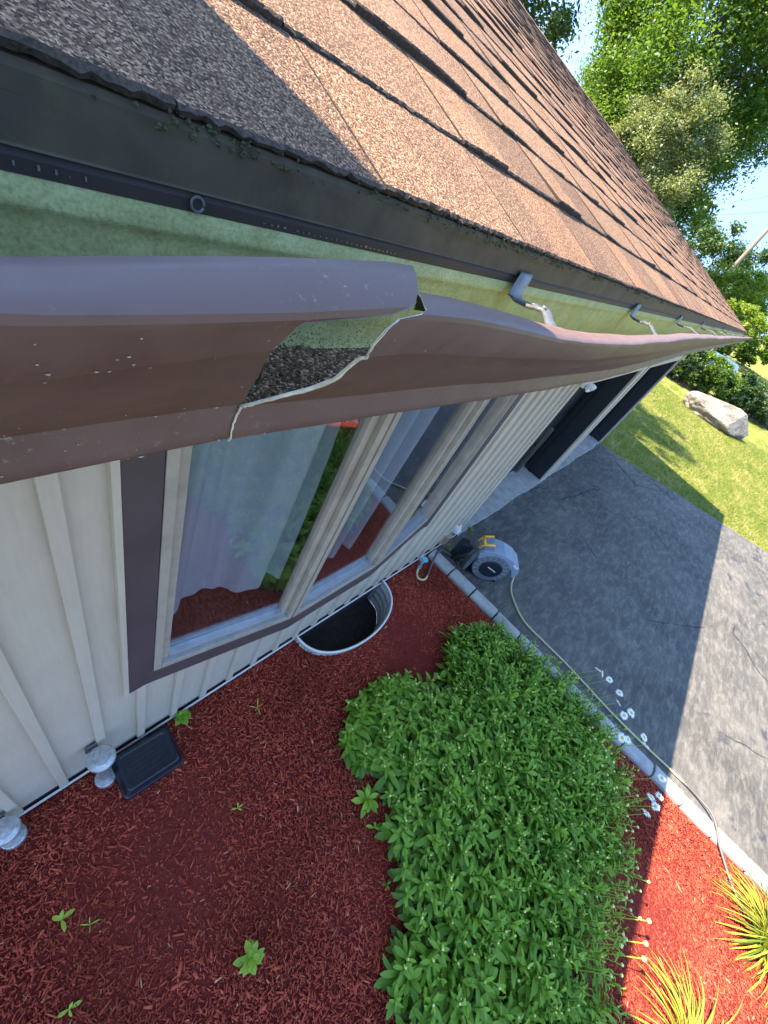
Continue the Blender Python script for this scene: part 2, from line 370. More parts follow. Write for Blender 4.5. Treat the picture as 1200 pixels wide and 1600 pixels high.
# ================================================================== SETTING
EAVE_Y, EAVE_Z = -0.485, 2.862
PITCH = math.radians(19.0); SL = Vector((0, math.cos(PITCH), math.sin(PITCH))); SN = Vector((0, -math.sin(PITCH), math.cos(PITCH)))
ROOF_L = 4.07; X0, X1 = -1.15, 9.98
def roofp(x, s, h=0.0): return Vector((x, EAVE_Y, EAVE_Z)) + SL * s + SN * h

# ground sheet (lawn) reaching the horizon, left open over the window well
mb = MB(); xs = [-600, 1.30, 2.55, 900]; ys = [-600, -0.5, 0.02, 600]
for i in range(3):
    for j in range(3):
        if i == 1 and j == 1: continue
        mb.add([(xs[i], ys[j], -0.03), (xs[i + 1], ys[j], -0.03), (xs[i + 1], ys[j + 1], -0.03), (xs[i], ys[j + 1], -0.03)], [(0, 1, 2, 3)])
tag(mb.build('lawn', M['lawn']), kind='structure')

# driveway
def kx(y): return 3.215 - 0.05 * y          # centre line of the edging row
mb = MB()
mb.add([(kx(0) + .05, 0.0, -0.005), (kx(-14) + .05, -14, -0.005), (15.3, -14, -0.005), (10.95, -3.9, -0.005), (9.72, -0.05, -0.005), (9.70, 0.0, -0.005)], [(0, 1, 2, 3, 4, 5)])
tag(mb.build('driveway', M['asphalt']), kind='structure')

# mulch bed with a bite for the window well
WELL = [(1.405 + 0.0, 0.0)] + [(1.915 - 0.505 * math.cos(a), -0.352 * math.sin(a) ** 0.8) for a in np.linspace(0.06, math.pi - 0.06, 29)] + [(2.425, 0.0)]
poly = [(-1.3, 0.0)] + WELL + [(kx(0) - .05, 0.0), (kx(-5.2) - .05, -5.2), (-1.3, -5.2)]
mb = MB(); mb.add([(x, y, 0.0) for x, y in poly], [tuple(range(len(poly)))])
tag(mb.build('mulch_bed', M['mground']), kind='structure')

def in_poly(x, y, P):
    P = np.array(P); n = len(P); r = np.zeros(len(x), bool); j = n - 1
    for i in range(n):
        xi, yi = P[i]; xj, yj = P[j]
        c = ((yi > y) != (yj > y)) & (x < (xj - xi) * (y - yi) / (yj - yi + 1e-12) + xi); r ^= c; j = i
    return r
def frame_ok(x, y, z, pad=40):
    P = np.stack([x, y, z], 1) - CAM; c = P @ MR
    u = 600 + FPX * c[:, 0] / np.maximum(c[:, 2], .02); v = 800 + FPX * c[:, 1] / np.maximum(c[:, 2], .02)
    return (c[:, 2] > .02) & (u > -pad) & (u < 1200 + pad) & (v > -pad) & (v < 1600 + pad)
def chips(n, L, W, T, zmax, seed):
    r = np.random.default_rng(seed)
    x = r.uniform(-1.0, 3.5, n * 3); y = r.uniform(-4.6, 0, n * 3)
    ok = in_poly(x, y, poly) & (y < -.028) & frame_ok(x, y, 0 * x, 250) & (x < kx(0) - 0.10 - 0.05 * y); x = x[ok][:n]; y = y[ok][:n]; n = len(x)
    l = r.uniform(*L, n) / 2; wd = r.uniform(*W, n) / 2; th = r.uniform(*T, n) / 2; tap = r.uniform(0.25, 1.0, (n, 2))
    yaw = r.uniform(0, 2 * np.pi, n); pit = r.normal(0, .2, n); rol = r.normal(0, .35, n); z = r.uniform(0.0, 1, n) ** 1.5 * zmax + 0.004
    z = z + 0.012 * np.sin(x * 3.1 + 1) * np.sin(y * 2.7)
    base = np.array([(-1, -1, -1), (1, -1, -1), (1, 1, -1), (-1, 1, -1), (-1, -1, 1), (1, -1, 1), (1, 1, 1), (-1, 1, 1)], float)
    V = np.repeat(base[None], n, 0) * np.stack([l, wd, th], 1)[:, None, :]
    sgn = base[None, :, 0]; t = np.where(sgn < 0, tap[:, :1], tap[:, 1:]); V[:, :, 1] *= t
    V[:, :, 0] += r.normal(0, 1, (n, 8)) * l[:, None] * 0.15
    cy, sy, cp, sp, cr, sr = np.cos(yaw), np.sin(yaw), np.cos(pit), np.sin(pit), np.cos(rol), np.sin(rol)
    X, Y, Z = V[..., 0], V[..., 1], V[..., 2]
    Y, Z = Y * cr[:, None] - Z * sr[:, None], Y * sr[:, None] + Z * cr[:, None]
    X, Z = X * cp[:, None] + Z * sp[:, None], -X * sp[:, None] + Z * cp[:, None]
    X, Y = X * cy[:, None] - Y * sy[:, None], X * sy[:, None] + Y * cy[:, None]
    V = np.stack([X + x[:, None], Y + y[:, None], Z + z[:, None]], -1).reshape(-1, 3)
    Fb = np.array([(4, 5, 6, 7), (0, 1, 5, 4), (1, 2, 6, 5), (2, 3, 7, 6), (3, 0, 4, 7)])
    F = (Fb[None] + (np.arange(n) * 8)[:, None, None]).reshape(-1, 4)
    return V, F, np.repeat(r.uniform(0, 1, n), 8)
a = chips(95000, (0.007, 0.027), (0.0025, 0.008), (0.0015, 0.004), 0.009, 1)
b = chips(8000, (0.018, 0.05), (0.005, 0.014), (0.003, 0.006), 0.013, 2)
V = np.concatenate([a[0], b[0]]); F = np.concatenate([a[1], b[1] + len(a[0])]); T = np.concatenate([a[2], b[2]])
tag(np_obj('mulch_chips', V, F, M['mulch'], T), 'loose red dyed wood mulch covering the bed beside the wall', 'mulch', kind='stuff')

# ================================================================== HOUSE
house = tag(empty('house', (4.4, 0, 0)), 'beige board and batten house with brown shingle roof and bow window', 'house')
house.location = (0, 0, 0)

# ---- roof
mb = MB()
pA, pB = roofp(X0, -0.0, -0.010), roofp(X1, -0.0, -0.010); rA, rB = roofp(X0, ROOF_L, -0.010), roofp(X1, ROOF_L, -0.010)
back_e = Vector((0, 2 * (rA.y) - EAVE_Y, EAVE_Z - .02))
def slab(P, th): 
    d = Vector((0, 0, -th)); Q = [p + d for p in P]
    mb.add(P + Q, [(0, 1, 2, 3), (7, 6, 5, 4), (0, 4, 5, 1), (1, 5, 6, 2), (2, 6, 7, 3), (3, 7, 4, 0)])
pA2, pB2 = roofp(X0, 0.012, -0.010), roofp(X1, 0.012, -0.010)
slab([pA2, pB2, rB, rA], 0.02)
slab([rA, rB, Vector((X1, back_e.y, back_e.z)), Vector((X0, back_e.y, back_e.z))], 0.02)
roof = mb.build('roof', M['deck'], house)
EXP = 0.138
def shingle_verts(x0, x1, k, th0, nseg, jit):
    s0 = k * EXP; s1 = min(s0 + EXP + 0.03, ROOF_L); V = []; F = []; D = []
    for i in range(nseg + 1):
        x = x0 + (x1 - x0) * i / nseg; j = random.gauss(0, jit); th = th0 * (1 + .45 * math.sin(x * 7 + k * 2.1) + .2 * math.sin(x * 23 + k)); j2 = random.gauss(0, jit * .5)
        base = -0.0035 if k else -0.0005
        V += [roofp(x, s0 + j + .0015, base), roofp(x, s0 + j, -0.0015 + th + .0030 + j2), roofp(x, s0 + .0025 + j * .5, -0.0015 + th + .0045), roofp(x, s1, 0.0010)]
    for i in range(nseg):
        a = i * 4; b = a + 4
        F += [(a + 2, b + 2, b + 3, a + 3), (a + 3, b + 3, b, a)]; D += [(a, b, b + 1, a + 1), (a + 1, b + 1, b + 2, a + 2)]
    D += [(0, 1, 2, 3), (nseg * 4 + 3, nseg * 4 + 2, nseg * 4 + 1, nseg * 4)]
    return V, F, D
pieces = []
ncourse = int(ROOF_L / EXP) + 1
known = {0: [-1.0, -.45, 0.235, 0.40, 0.62, 0.74, .98]}
for k in range(ncourse):
    x = X0; thick = k % 2 == 0; cuts = []
    if k == 0: cuts = [-0.75, -0.35, -0.06, 0.12, 0.262, 0.345, 0.50, 0.60, 0.78, 0.9]
    elif k == 1: cuts = [-0.75, -0.3, 0.0, 0.155, 0.255, 0.50, 0.61, 0.80]
    elif k == 2: cuts = [-0.7, -0.35, 0.05, 0.29, 0.42, 0.64, 0.75]
    xx = cuts[-1] if cuts else X0 + random.uniform(.05, .2)
    if not cuts: cuts = [xx]
    while xx < X1: xx += random.uniform(0.09, 0.30); cuts.append(xx)
    cuts = [X0] + [c for c in cuts if X0 < c < X1 - .03] + [X1]
    for i in range(len(cuts) - 1):
        thick = not thick
        th = 0.0048 if thick else 0.0022
        if k == 0: th = .0012 if thick else .0004
        xa, xb = cuts[i] , cuts[i + 1] - 0.0015
        m = roofp((xa + xb) / 2, (k + .5) * EXP); q = [project(roofp(X, S)) for X, S in ((xa, k * EXP), (xb, k * EXP), (xb, (k + 1) * EXP), (xa, (k + 1) * EXP))]
        area = 0
        if all(q):
            if any(-100 < u < 1300 and -100 < v < 1700 for u, v in q):
                area = abs(sum(q[j][0] * q[(j + 1) % 4][1] - q[(j + 1) % 4][0] * q[j][1] for j in range(4))) / 2
        elif m.x > 0: area = 1e5
        pieces.append((area, xa, xb, k, th))
pieces.sort(key=lambda p: -p[0])
rest = MB()
for i, (area, xa, xb, k, th) in enumerate(pieces):
    near = area > 500
    V_, F_, D_ = shingle_verts(xa, xb, k, th, (max(2, int((xb - xa) / (0.0045 if area > 2500 else .012))) if near else 1), 0.0010 if near else 0)
    tone = min(1, max(0, random.gauss(0.55 if th > .003 else .42, 0.2)))
    if i < 300:
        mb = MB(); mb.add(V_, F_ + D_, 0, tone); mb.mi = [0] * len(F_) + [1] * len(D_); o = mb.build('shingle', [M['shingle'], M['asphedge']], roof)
    else:
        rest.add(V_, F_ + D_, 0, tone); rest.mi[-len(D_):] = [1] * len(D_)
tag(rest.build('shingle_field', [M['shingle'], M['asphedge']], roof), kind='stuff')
mb = MB()   # ridge cap
n = 37
for i in range(n):
    x0 = X0 + (X1 - X0) * i / n; x1 = x0 + (X1 - X0) / n + .02
    a0, a1 = roofp(x0, ROOF_L - .13, .004), roofp(x1, ROOF_L - .13, .010); b0, b1 = roofp(x0, ROOF_L, .004), roofp(x1, ROOF_L, .010)
    c0, c1 = Vector((x0, 2 * b0.y - a0.y, a0.z)), Vector((x1, 2 * b1.y - a1.y, a1.z))
    mb.add([a0, a1, b1, b0, c1, c0], [(0, 1, 2, 3), (3, 2, 4, 5)], 0, random.uniform(.2, .8))
mb.build('ridge_cap', M['shingle'], roof)

# drip edge under the shingles
DY = lambda d: CAM[1] + d
rows = []
for x in np.linspace(X0, X1, 120):
    wv = 0.0008 * math.sin(x * 9) + .0005 * math.sin(x * 31)
    rows.append([(x, DY(.262), 2.8655), (x, DY(.2425) + wv, 2.8605), (x, DY(.2408) + wv, 2.8575), (x, DY(.2422), 2.850), (x, DY(.2430), 2.838), (x, DY(.2432), 2.8345), (x, DY(.2425), 2.8335), (x, DY(.250), 2.8325)])
d = MB().grid(rows).build('drip_edge', M['drip'], roof)
# moss and grit along the eave
mb = MB()
for i in range(700):
    x = abs(random.gauss(0, 1)) * 1.2 + random.uniform(0, .3); r = random.uniform(.0005, .0017)
    if random.random() < .5: x = random.choice([.13, .16, .42, .47, .5, .56, .61, .8, 1.1, 1.4]) + random.gauss(0, .02)
    c = Vector((x, DY(.2400) + random.uniform(-.001, .0015), 2.8595 + random.uniform(-.005, .003)))
    V_ = []; 
    for a in ((1, 0, 0), (-1, 0, 0), (0, 1, 0), (0, -1, 0), (0, 0, 1), (0, 0, -1)): V_.append(c + Vector(a) * r * random.uniform(.5, 1.3))
    mb.add(V_, [(0, 2, 4), (2, 1, 4), (1, 3, 4), (3, 0, 4), (2, 0, 5), (1, 2, 5), (3, 1, 5), (0, 3, 5)])
tag(mb.build('moss', M['moss'], roof), kind='stuff')
# fascia + soffit
mb = MB(); mb.box(X0, X1, DY(.252), DY(.272), 2.66, 2.832); mb.build('fascia', M['trim'], house)
mb = MB(); mb.box(X0, X1, DY(.273), -0.02, 2.665, 2.68); mb.build('soffit', M['soffit'], house)

# ---- front wall around the window opening
WX0, WX1, WZ0, WZ1 = 0.34, 2.47, 0.90, 2.42
CX = 3.72      # siding corner
mb = MB(); mb.box(X0, WX0, 0, .12, .055, 2.664); mb.box(WX1, CX, 0, .12, .055, 2.664); mb.box(WX0, WX1, 0, .12, .055, WZ0); mb.box(WX0, WX1, 0, .12, WZ1, 2.664)
wall = mb.build('front_wall', M['siding'], house)
xb = -0.94
bats = []
while xb < CX - .05:
    bats.append(xb); xb += 0.18
for x in bats:
    jz = random.uniform(-.006, .006)
    segs = [(0.05 + jz, 2.66)]
    if 0.22 < x < 2.56: segs = [(0.05 + jz, 0.805)]
    for z0, z1 in segs:
        MB().box(x - .019, x + .019, -0.021, 0.001, z0, z1).build('batten', M['siding'], wall, bevel=.003)
MB().box(CX - .035, CX + .03, -0.022, 0.002, .05, 2.66).build('corner_board', M['siding'], wall, bevel=.003)
MB().box(0.247, 0.266, -0.026, 0.001, .80, 2.66).build('trim_strip', M['siding'], wall, bevel=.002)
mb = MB(); mb.box(X0, CX, -0.020, -0.010, .014, .021); mb.build('base_flashing', M['white'], wall)
MB().box(X0, CX, 0.004, .11, -.4, .054).build('foundation', M['soil'], wall)

# ---- bow window
bowp = [(0.362, -0.012), (1.022, -0.125), (1.705, -0.118), (2.432, -0.006)]
mb = MB()
zz = 2.43
mb.add([(x, y, zz) for x, y in ((.3, .12), (.3, -.01), (1.022, -.12), (1.705, -.113), (2.47, -.01), (2.47, .12))] + [(x, y, 2.66) for x, y in ((.3, .12), (.3, -.01), (1.022, -.12), (1.705, -.113), (2.47, -.01), (2.47, .12))],
       [(0, 1, 2, 3, 4, 5), (11, 10, 9, 8, 7, 6), (0, 6, 7, 1), (1, 7, 8, 2), (2, 8, 9, 3), (3, 9, 10, 4)])
casing = mb.build('bow_window', M['trim'], house)                   # head board of the bow, its frames are its parts
MB().box(0.267, 0.362, -0.022, 0.002, .814, 2.6).build('side_casing', M['trim'], casing, bevel=.002)
MB().box(2.432, 2.51, -0.022, 0.002, .814, 2.6).build('side_casing', M['trim'], casing, bevel=.002)
def seg_frame(p0, p1):
    p0 = Vector((*p0, 0)); p1 = Vector((*p1, 0)); u = (p1 - p0); L = u.length; u.normalize(); nrm = Vector((u.y, -u.x, 0)); return p0, u, nrm, L
for i in range(3):
    p0, u, nn, L = seg_frame(bowp[i], bowp[i + 1]); zt = 2.50; up = Vector((0, 0, 1))
    def bar(mbx, a0, a1, z0, z1, d0, d1): mbx.obox(p0 + u * a0 + nn * d0 + up * z0, u * (a1 - a0), nn * (d1 - d0), up * (z1 - z0))
    ext = .0
    mb = MB(); bar(mb, -0.10 if i == 0 else 0, L + (.07 if i == 2 else 0), .815 + .001 * i, .925, -.10, .014); mb.build('bottom_casing', M['trim'], casing, bevel=.002)
    mb = MB()          # outer frame
    bar(mb, .004, .034, .926, zt, -.06, .012); bar(mb, L - .034, L - .004, .926, zt, -.06, .012)
    bar(mb, .0345, L - .0345, .926, .962, -.06, .012)
    bar(mb, .0345, L - .0345, zt - .03, zt, -.06, .012)
    mb.build('outer_frame', M['frame'], casing, bevel=.002)
    mb = MB()
    bar(mb, .0350, .068, .9625, zt - .035, -.055, -.012); bar(mb, L - .068, L - .035, .9625, zt - .035, -.055, -.012)
    bar(mb, .0685, L - .0685, .9625, .998, -.055, -.012); bar(mb, .0685, L - .0685, zt - .07, zt - .035, -.055, -.012)
    mb.build('sash', M['frame'], casing, bevel=.003)
    mb = MB(); bar(mb, .0690, L - .0690, .9985, 1.004, -.036, -.006); bar(mb, .036, L - .036, .9628, .968, -.011, .006); mb.build('sill_track', M['alu'], casing)
    mb = MB(); bar(mb, .0690, L - .0690, 1.0045, zt - .071, -.038, -.034); mb.build('pane', M['glass'], casing)
    mb = MB(); bar(mb, .004, .0345, .90, .9255, -.06, -.016); bar(mb, -.004, .0038, .93, zt, -.05, .004); mb.build('gasket', M['dark'], casing)
mb = MB(); mb.add([(x, y, z) for z in (.93, .985) for x, y in ((.37, .32), (.37, .045), (1.022, -.06), (1.705, -.053), (2.43, .045), (2.43, .32))],
       [(5, 4, 3, 2, 1, 0), (6, 7, 8, 9, 10, 11), (0, 1, 7, 6), (1, 2, 8, 7), (2, 3, 9, 8), (3, 4, 10, 9), (4, 5, 11, 10), (5, 0, 6, 11)])
mb.build('inner_sill', M['floorwood'], casing)
# room behind the window
mb = MB(); mb.box(-.9, 3.6, .13, 4.2, .50, .52); tag(mb.build('room_floor', M['floorwood']), kind='structure')
mb = MB(); mb.box(-.95, -.9, .13, 4.2, .52, 2.6); mb.box(3.6, 3.65, .13, 4.2, .52, 2.6); mb.box(-.95, 3.65, 4.2, 4.25, .52, 2.6); mb.box(-.95, 3.65, .13, 4.25, 2.6, 2.62)
mb.build('inner_wall', M['room'], house)
def curtain(x0, x1, y0, y1, z0, ph, label):
    rows = []; nz = 14; nx = 90
    for j in range(nz + 1):
        t = j / nz; z = 2.42 + (z0 - 2.42) * t; r = []
        for i in range(nx + 1):
            a = i / nx; spread = 1 + .06 * math.sin(t * 2 + ph); x = x0 + (x1 - x0) * (0.5 + (a - .5) * spread)
            sf = math.sin(a * 15 + ph + 1.3 * math.sin(a * 6 + ph) + .8 * t); fold = .062 * (abs(sf) ** .6) * (1 if sf > 0 else -1) + .010 * math.sin(a * 43 + 2 * ph + 1.5 * t)
            r.append((x + .012 * math.sin(a * 15 + 1.3 + ph) * t, y0 + (y1 - y0) * a + fold * (1 - .35 * t), z + .004 * math.sin(a * 9 + ph) * (t > .99)))
        rows.append(r)
    return tag(MB().grid(rows).build('curtain', M['curtain'], smooth=True), label, 'curtain')
curtain(0.40, 1.00, .16, .05, 1.10, .4, 'white sheer curtain hanging behind the wide near window pane')
curtain(1.07, 1.60, .04, .05, 1.08, 2.1, 'white sheer curtain hanging behind the middle window pane')

# ---- garage bays
def pier(x0, x1, label):
    mb = MB(); mb.box(x0, x1 - .003, 0.0, .30, .0, 2.664); p = mb.build('pier', M['black'], house); p['label'] = label
    mb = MB(); mb.box(x0 + .0, x0 + .11, -.03, -.001, .02, 2.66); mb.box(x1 - .11, x1 + .012, -.03, -.001, .02, 2.66); mb.build('trim_board', M['siding'], p, bevel=.003)
    mb = MB(); mb.box(x0 + .111, x1 - .111, -.016, -.001, .02, 2.66); mb.build('pier_facing', M['siding'], p)
    mb = MB(); mb.box(x0 - .03, x0 - .001, .18, .215, .03, 2.3); mb.build('door_stop', M['black'], p)
pier(6.265, 6.72, 'black jamb with beige trim between the two garage bays')
pier(9.64, 9.80, 'black jamb with beige trim at the far house end')
mb = MB(); mb.box(CX + .031, 6.264, -.022, .10, 2.035, 2.664); mb.box(6.733, 9.639, -.022, .10, 2.035, 2.664); mb.build('garage_header', M['siding'], house)
for x0, x1 in ((CX + .04, 6.23), (6.722, 9.605)):
    door = MB().box(x0, x1, .345, .37, .035, 2.4).build('garage_door', M['black'], house)
    for k in range(4):
        for j in range(4):
            wx = (x1 - x0) / 4; MB().box(x0 + j * wx + .05, x0 + (j + 1) * wx - .05, .333, .3449, .08 + k * .56, .55 + k * .56).build('panel', M['black'], door, bevel=.005)
MB().box(5.90, 5.93, .28, .3325, .035, .9).build('timber_post', M['bark'], house, bevel=.004)
MB().box(CX + .0, CX + .03, 0.003, .33, .02, 2.66).build('return_wall', M['black'], house)
mb = MB(); mb.box(9.70, 9.79, .301, 7.0, -.03, 2.664); mb.build('gable_wall', M['siding'], house)
ry = rA.y; mb = MB(); mb.prism([(0.0, 2.66), (7.2, 2.66), (ry, rA.z - .06)], (9.72, 0, 0), (0, 1, 0), (0, 0, 1), (.06, 0, 0)); mb.build('gable', M['siding'], house)
mb = MB(); mb.box(X0, 9.79, 7.0, 7.1, -.03, 2.664); mb.build('back_wall', M['siding'], house)
mb = MB(); mb.box(CX + .04, 9.7, .38, .40, 0, 2.66); mb.build('garage_lining', M['dark'], house)
# taller wing added out of frame at left, outlined to cast the near roof's shadow
WP = [(-8, -.42), (-.05, -.42), (-.05, .01), (-.068, .06), (-.127, .134), (-.28, .188), (-3.4, 1.45), (-8, 1.45)]
mb = MB(); mb.prism([(x - (.33 if x > -7 else 0), y) for x, y in WP], (0, 0, 2.95), (1, 0, 0), (0, 1, 0), (0, 0, .55)); shadow_wing = mb.build('added_shadow_wing', M['siding'], house)
mb = MB(); mb.prism(WP, (0, 0, 3.5), (1, 0, 0), (0, 1, 0), (0, 0, .12)); mb.add([(x, y, 3.62) for x, y in WP] + [(-4.5, .6, 4.2)], [(i, (i + 1) % 8, 8) for i in range(8)]); mb.build('shadow_wing_roof', M['shingle'], shadow_wing)
# concrete aprons in the bays
mb = MB()
rows = [[], []]
ax = np.linspace(CX + .01, 9.64, 80)
mbt = MB(); P = [(x, -.012 - .02 * abs(math.sin(x * 2.3)) - random.uniform(0, .012), .03) for x in ax]
n = len(P); Vv = P + [(x, .344, .03) for x in ax] + [(x, y - .004, -.02) for x, y, z in P]
mbt.add(Vv, [(i, i + 1, n + i + 1, n + i) for i in range(n - 1)] + [(2 * n + i, 2 * n + i + 1, i + 1, i) for i in range(n - 1)])
tag(mbt.build('concrete_apron', M['concrete']), kind='structure')

# ================================================================== GUTTER
gut = tag(empty('rain_gutter', (0, 0, 0)), 'brown metal rain gutter torn open and sagging along the eave', 'gutter')
# profile rows: (distance from camera plane, z, blend 0 lip .. 1 bottom)
PROF = [(.1165, 2.8385, 0), (.1188, 2.8422, 0), (.1196, 2.8446, 0), (.1186, 2.8460, 0), (.1125, 2.8468, 0), (.1055, 2.8468, 0), (.1005, 2.8463, 0), (.0988, 2.8451, .01), (.0986, 2.8428, .03), (.0996, 2.8385, .1),
        (.1020, 2.8310, .17), (.1046, 2.8258, .25), (.1056, 2.8240, .28), (.1092, 2.8216, .33), (.1172, 2.8078, .55), (.1258, 2.7975, .68), (.1352, 2.7868, .8), (.1440, 2.7770, .9), (.1488, 2.7718, .97), (.1496, 2.7706, 1), (.1488, 2.7640, 1), (.1478, 2.7570, 1), (.1474, 2.7515, 1), (.1490, 2.7492, 1)]
def interp(x, T): return float(np.interp(x, [q[0] for q in T], [q[1] for q in T]))
UL = [(-1.2, -.002), (0, 0), (.0235, .0007), (.042, .0034), (.066, .0066), (.093, .0097), (.144, .0145), (.17, .015)]
UD = [(0, 0), (.02, .0005), (.042, .0027), (.066, .0046), (.093, .0062), (.14, .0068)]
BL = [(-1.2, -.004), (.0, 0.0), (.06, .0015), (.11, .002)]
UR = [(.10, .005), (.16, .0055), (.2, .0045), (.245, .0015), (.35, -.0065), (.5, -.0125), (.66, -.015), (.85, -.012), (1.1, -.008), (1.6, -.006), (2.2, -.009), (3, -.006), (5, -.008), (10, -.008)]
BR = [(.10, .002), (.2, -.003), (.33, -.0075), (.42, -.012), (.59, -.0195), (.85, -.027), (1.14, -.029), (1.94, -.0125), (3, -.010), (10, -.010)]
# torn edge position of each profile row
TL = [.163, .163, .163, .162, .159, .154, .149, .145, .134, .093, .091, .089, .089, .0905, .094, .099, .105, .111, .113, .112, .110, .1085, .1085, .1085]
TR_ = [.171, .172, .1725, .170, .166, .160, .157, .1527, .139, .135, .1335, .135, .1355, .134, .1325, .1295, .121, .1155, .1140, .1130, .1105, .109, .109, .109]
def gpoint(i, x, U, B, tilt=0.0):
    d, z, wgt = PROF[i]; z = z + interp(x, U) * (1 - wgt) + interp(x, B) * wgt
    return [x, DY(d), z]
def front(xs_fn, n, U, B, name, label, left):
    rows = []
    for i in range(len(PROF)):
        r = []
        for j in range(n + 1):
            t = j / n; x = xs_fn(i, t); p = gpoint(i, x, U, B)
            if left:
                # the free end rolls in a little and the lip lifts
                k = max(0, (x - .06) / .1); wgt = 1 - PROF[i][2]
                p[1] += .0012 * k * wgt; 
                p[2] -= interp(x, UD) * {0: .2, 4: .3, 5: .65, 6: 1, 7: 1, 8: 1, 9: .5}.get(i, 0)
                if 9 <= i <= 12: p[1] += .002 * k * k
            else:
                # peeled edge bows outwards towards the camera below the lip
                e = max(0, 1 - (x - TR_[i]) / .05); wgt = max(0, 1 - abs(i - 14) / 6.0)
                p[1] -= .0035 * e * e * wgt
                p[1] += .0006 * math.sin(x * 23 + i * .4) ; p[2] += .0008 * math.sin(x * 11 + .5) * (1 if x > .4 else 0)
            r.append(p)
        rows.append(r)
    o = MB().grid(rows[::-1]).build(name, [M['gutter'], M['algae'], M['bare']], gut, smooth=True, fixn=False)
    o['label'] = label
    R_ = len(rows); W_ = n + 1; sharp = {(R_ - 1 - i) * W_ for i in (7, 8, 12, 19)}; se = o.data.attributes.new('sharp_edge', 'BOOLEAN', 'EDGE'); val = []
    for e in o.data.edges:
        a_, b_ = sorted(e.vertices); val.append(b_ - a_ == 1 and (a_ // W_) * W_ in sharp)
    se.data.foreach_set('value', val)
    md = o.modifiers.new('thickness', 'SOLIDIFY'); md.thickness = .0007; md.offset = SIGN; md.material_offset = 1; md.material_offset_rim = 2
    return o, rows
SIGN = -1.0
def xl(i, t): return -1.1 + (TL[i] + 1.1) * (1 - (1 - t) ** 2.4)
def xr(i, t): return TR_[i] + (9.9 - TR_[i]) * t ** 2.6
fl, rl = front(xl, 90, UL, BL, 'front_panel', 'near brown gutter front ending in a torn edge', True)
fr, rr = front(xr, 130, UR, BR, 'front_panel', 'bent brown gutter front running to the far house end', False)
# flaked paint and grit stuck to the near front
def flakes(par, U, B, xa, xb, n, seed, small=1.0):
    g = random.Random(seed); mb = MB()
    for k in range(n):
        x = g.uniform(xa, xb); i = g.choice([9, 10, 10, 11, 11, 12, 14, 16, 18, 20, 21, 22, 22]); t = g.random()
        p0 = Vector(gpoint(i, x, U, B)); p1 = Vector(gpoint(i + 1, x, U, B)); p = p0.lerp(p1, t); d = (p1 - p0).normalized(); nn_ = Vector((0, d.z, -d.y)); nn_ = nn_ if nn_.y < 0 else -nn_
        p = p + nn_ * .0005; q = small * g.uniform(.0002, .0008) * (2.0 if g.random() < .12 else 1)
        m_ = 6; V_ = [p + (Vector((1, 0, 0)) * math.cos(a_) * g.uniform(.5, 1.6) + d * math.sin(a_) * g.uniform(.4, 1.1)) * q for a_ in np.linspace(0, 5.2, m_)] + [p + nn_ * q * .5]
        mb.add(V_, [(a_, (a_ + 1) % m_, m_) for a_ in range(m_)])
    mb.build('paint_flakes', M['flake'], par)['kind'] = 'stuff'
flakes(fl, UL, BL, .0, .105, 75, 4, .8); flakes(fr, UR, BR, .14, .7, 90, 5, .8)
mb = MB()
for k in range(40):
    x = .112 + .05 * k / 40; p = Vector(gpoint(22, x, UR, BR)); q = random.uniform(.0003, .0009) * (1 - k / 60)
    mb.add([p + Vector((random.uniform(-1, 1), -.6 + random.uniform(-.6, .2), random.uniform(-1, .6))) * q for _ in range(4)], [(0, 1, 2), (0, 2, 3), (0, 3, 1), (1, 3, 2)])
mb.build('caulk_crumbs', M['bare'], fr)['kind'] = 'stuff'
# bare metal along the torn edges
def edge_pts(rows, j, i0, i1): return [Vector(rows[i][j]) for i in range(i0, i1)]
MB().tube([p + Vector((random.gauss(0, .0002), -.0004, random.gauss(0, .0002))) for p in smoothpts(edge_pts(rr, 0, 8, 24), 4)], [.00022 + .0009 * max(0, 1 - abs(q - 30) / 24) * random.uniform(.7, 1.2) + .0002 * (q > 36) for q in range(61)], 6).build('torn_edge', M['bare'], fr, smooth=True)
MB().tube(edge_pts(rl, 90, 6, 20), .00025, 6).build('torn_edge', M['metal'], fl, smooth=True)
# trough: back and bottom
rows = []
for x in np.concatenate([np.linspace(-1.1, .9, 60), np.linspace(1.0, 9.9, 50)]):
    bl = interp(x, BL) if x < .11 else interp(x, BR); wv = .0012 * math.sin(x * 17) + .001 * math.sin(x * 41)
    rows.append([(x, DY(.1512), 2.7488 + bl), (x, DY(.175), 2.746 + bl * .7), (x, DY(.21), 2.744 + bl * .4), (x, DY(.2405), 2.7432 + bl * .15), (x, DY(.2445), 2.7462), (x, DY(.2455) + wv * .5, 2.765), (x, DY(.2445) + wv, 2.79), (x, DY(.2452) + wv, 2.805), (x, DY(.2450), 2.8110), (x, DY(.2432), 2.8132), (x, DY(.2450), 2.8155), (x, DY(.2445), 2.8245)])
trough = MB().grid(rows).build('trough', M['algae'], gut, smooth=True)
md = trough.modifiers.new('thickness', 'SOLIDIFY'); md.thickness = .0007; md.offset = 0
rows = [[(x, DY(.2440), 2.8240), (x, DY(.2436), 2.8300), (x, DY(.2450), 2.8338)] for x in np.linspace(-1.1, 9.9, 40)]
hem = MB().grid(rows).build('back_hem', M['hem'], gut)
mb = MB()      # scratches and nail holes in the hem
for x in [.035, .043, .051, .058, .066, .072, .077, .083]: mb.box(x, x + random.choice([.0004, .0006, .0009]), DY(.2432), DY(.2436), 2.8268, 2.8268 + random.uniform(.0005, .0028))
for x in np.linspace(.175, .30, 26): mb.box(x, x + random.uniform(.0006, .002), DY(.2432), DY(.2436), 2.8262, 2.8262 + random.uniform(.0003, .0013))
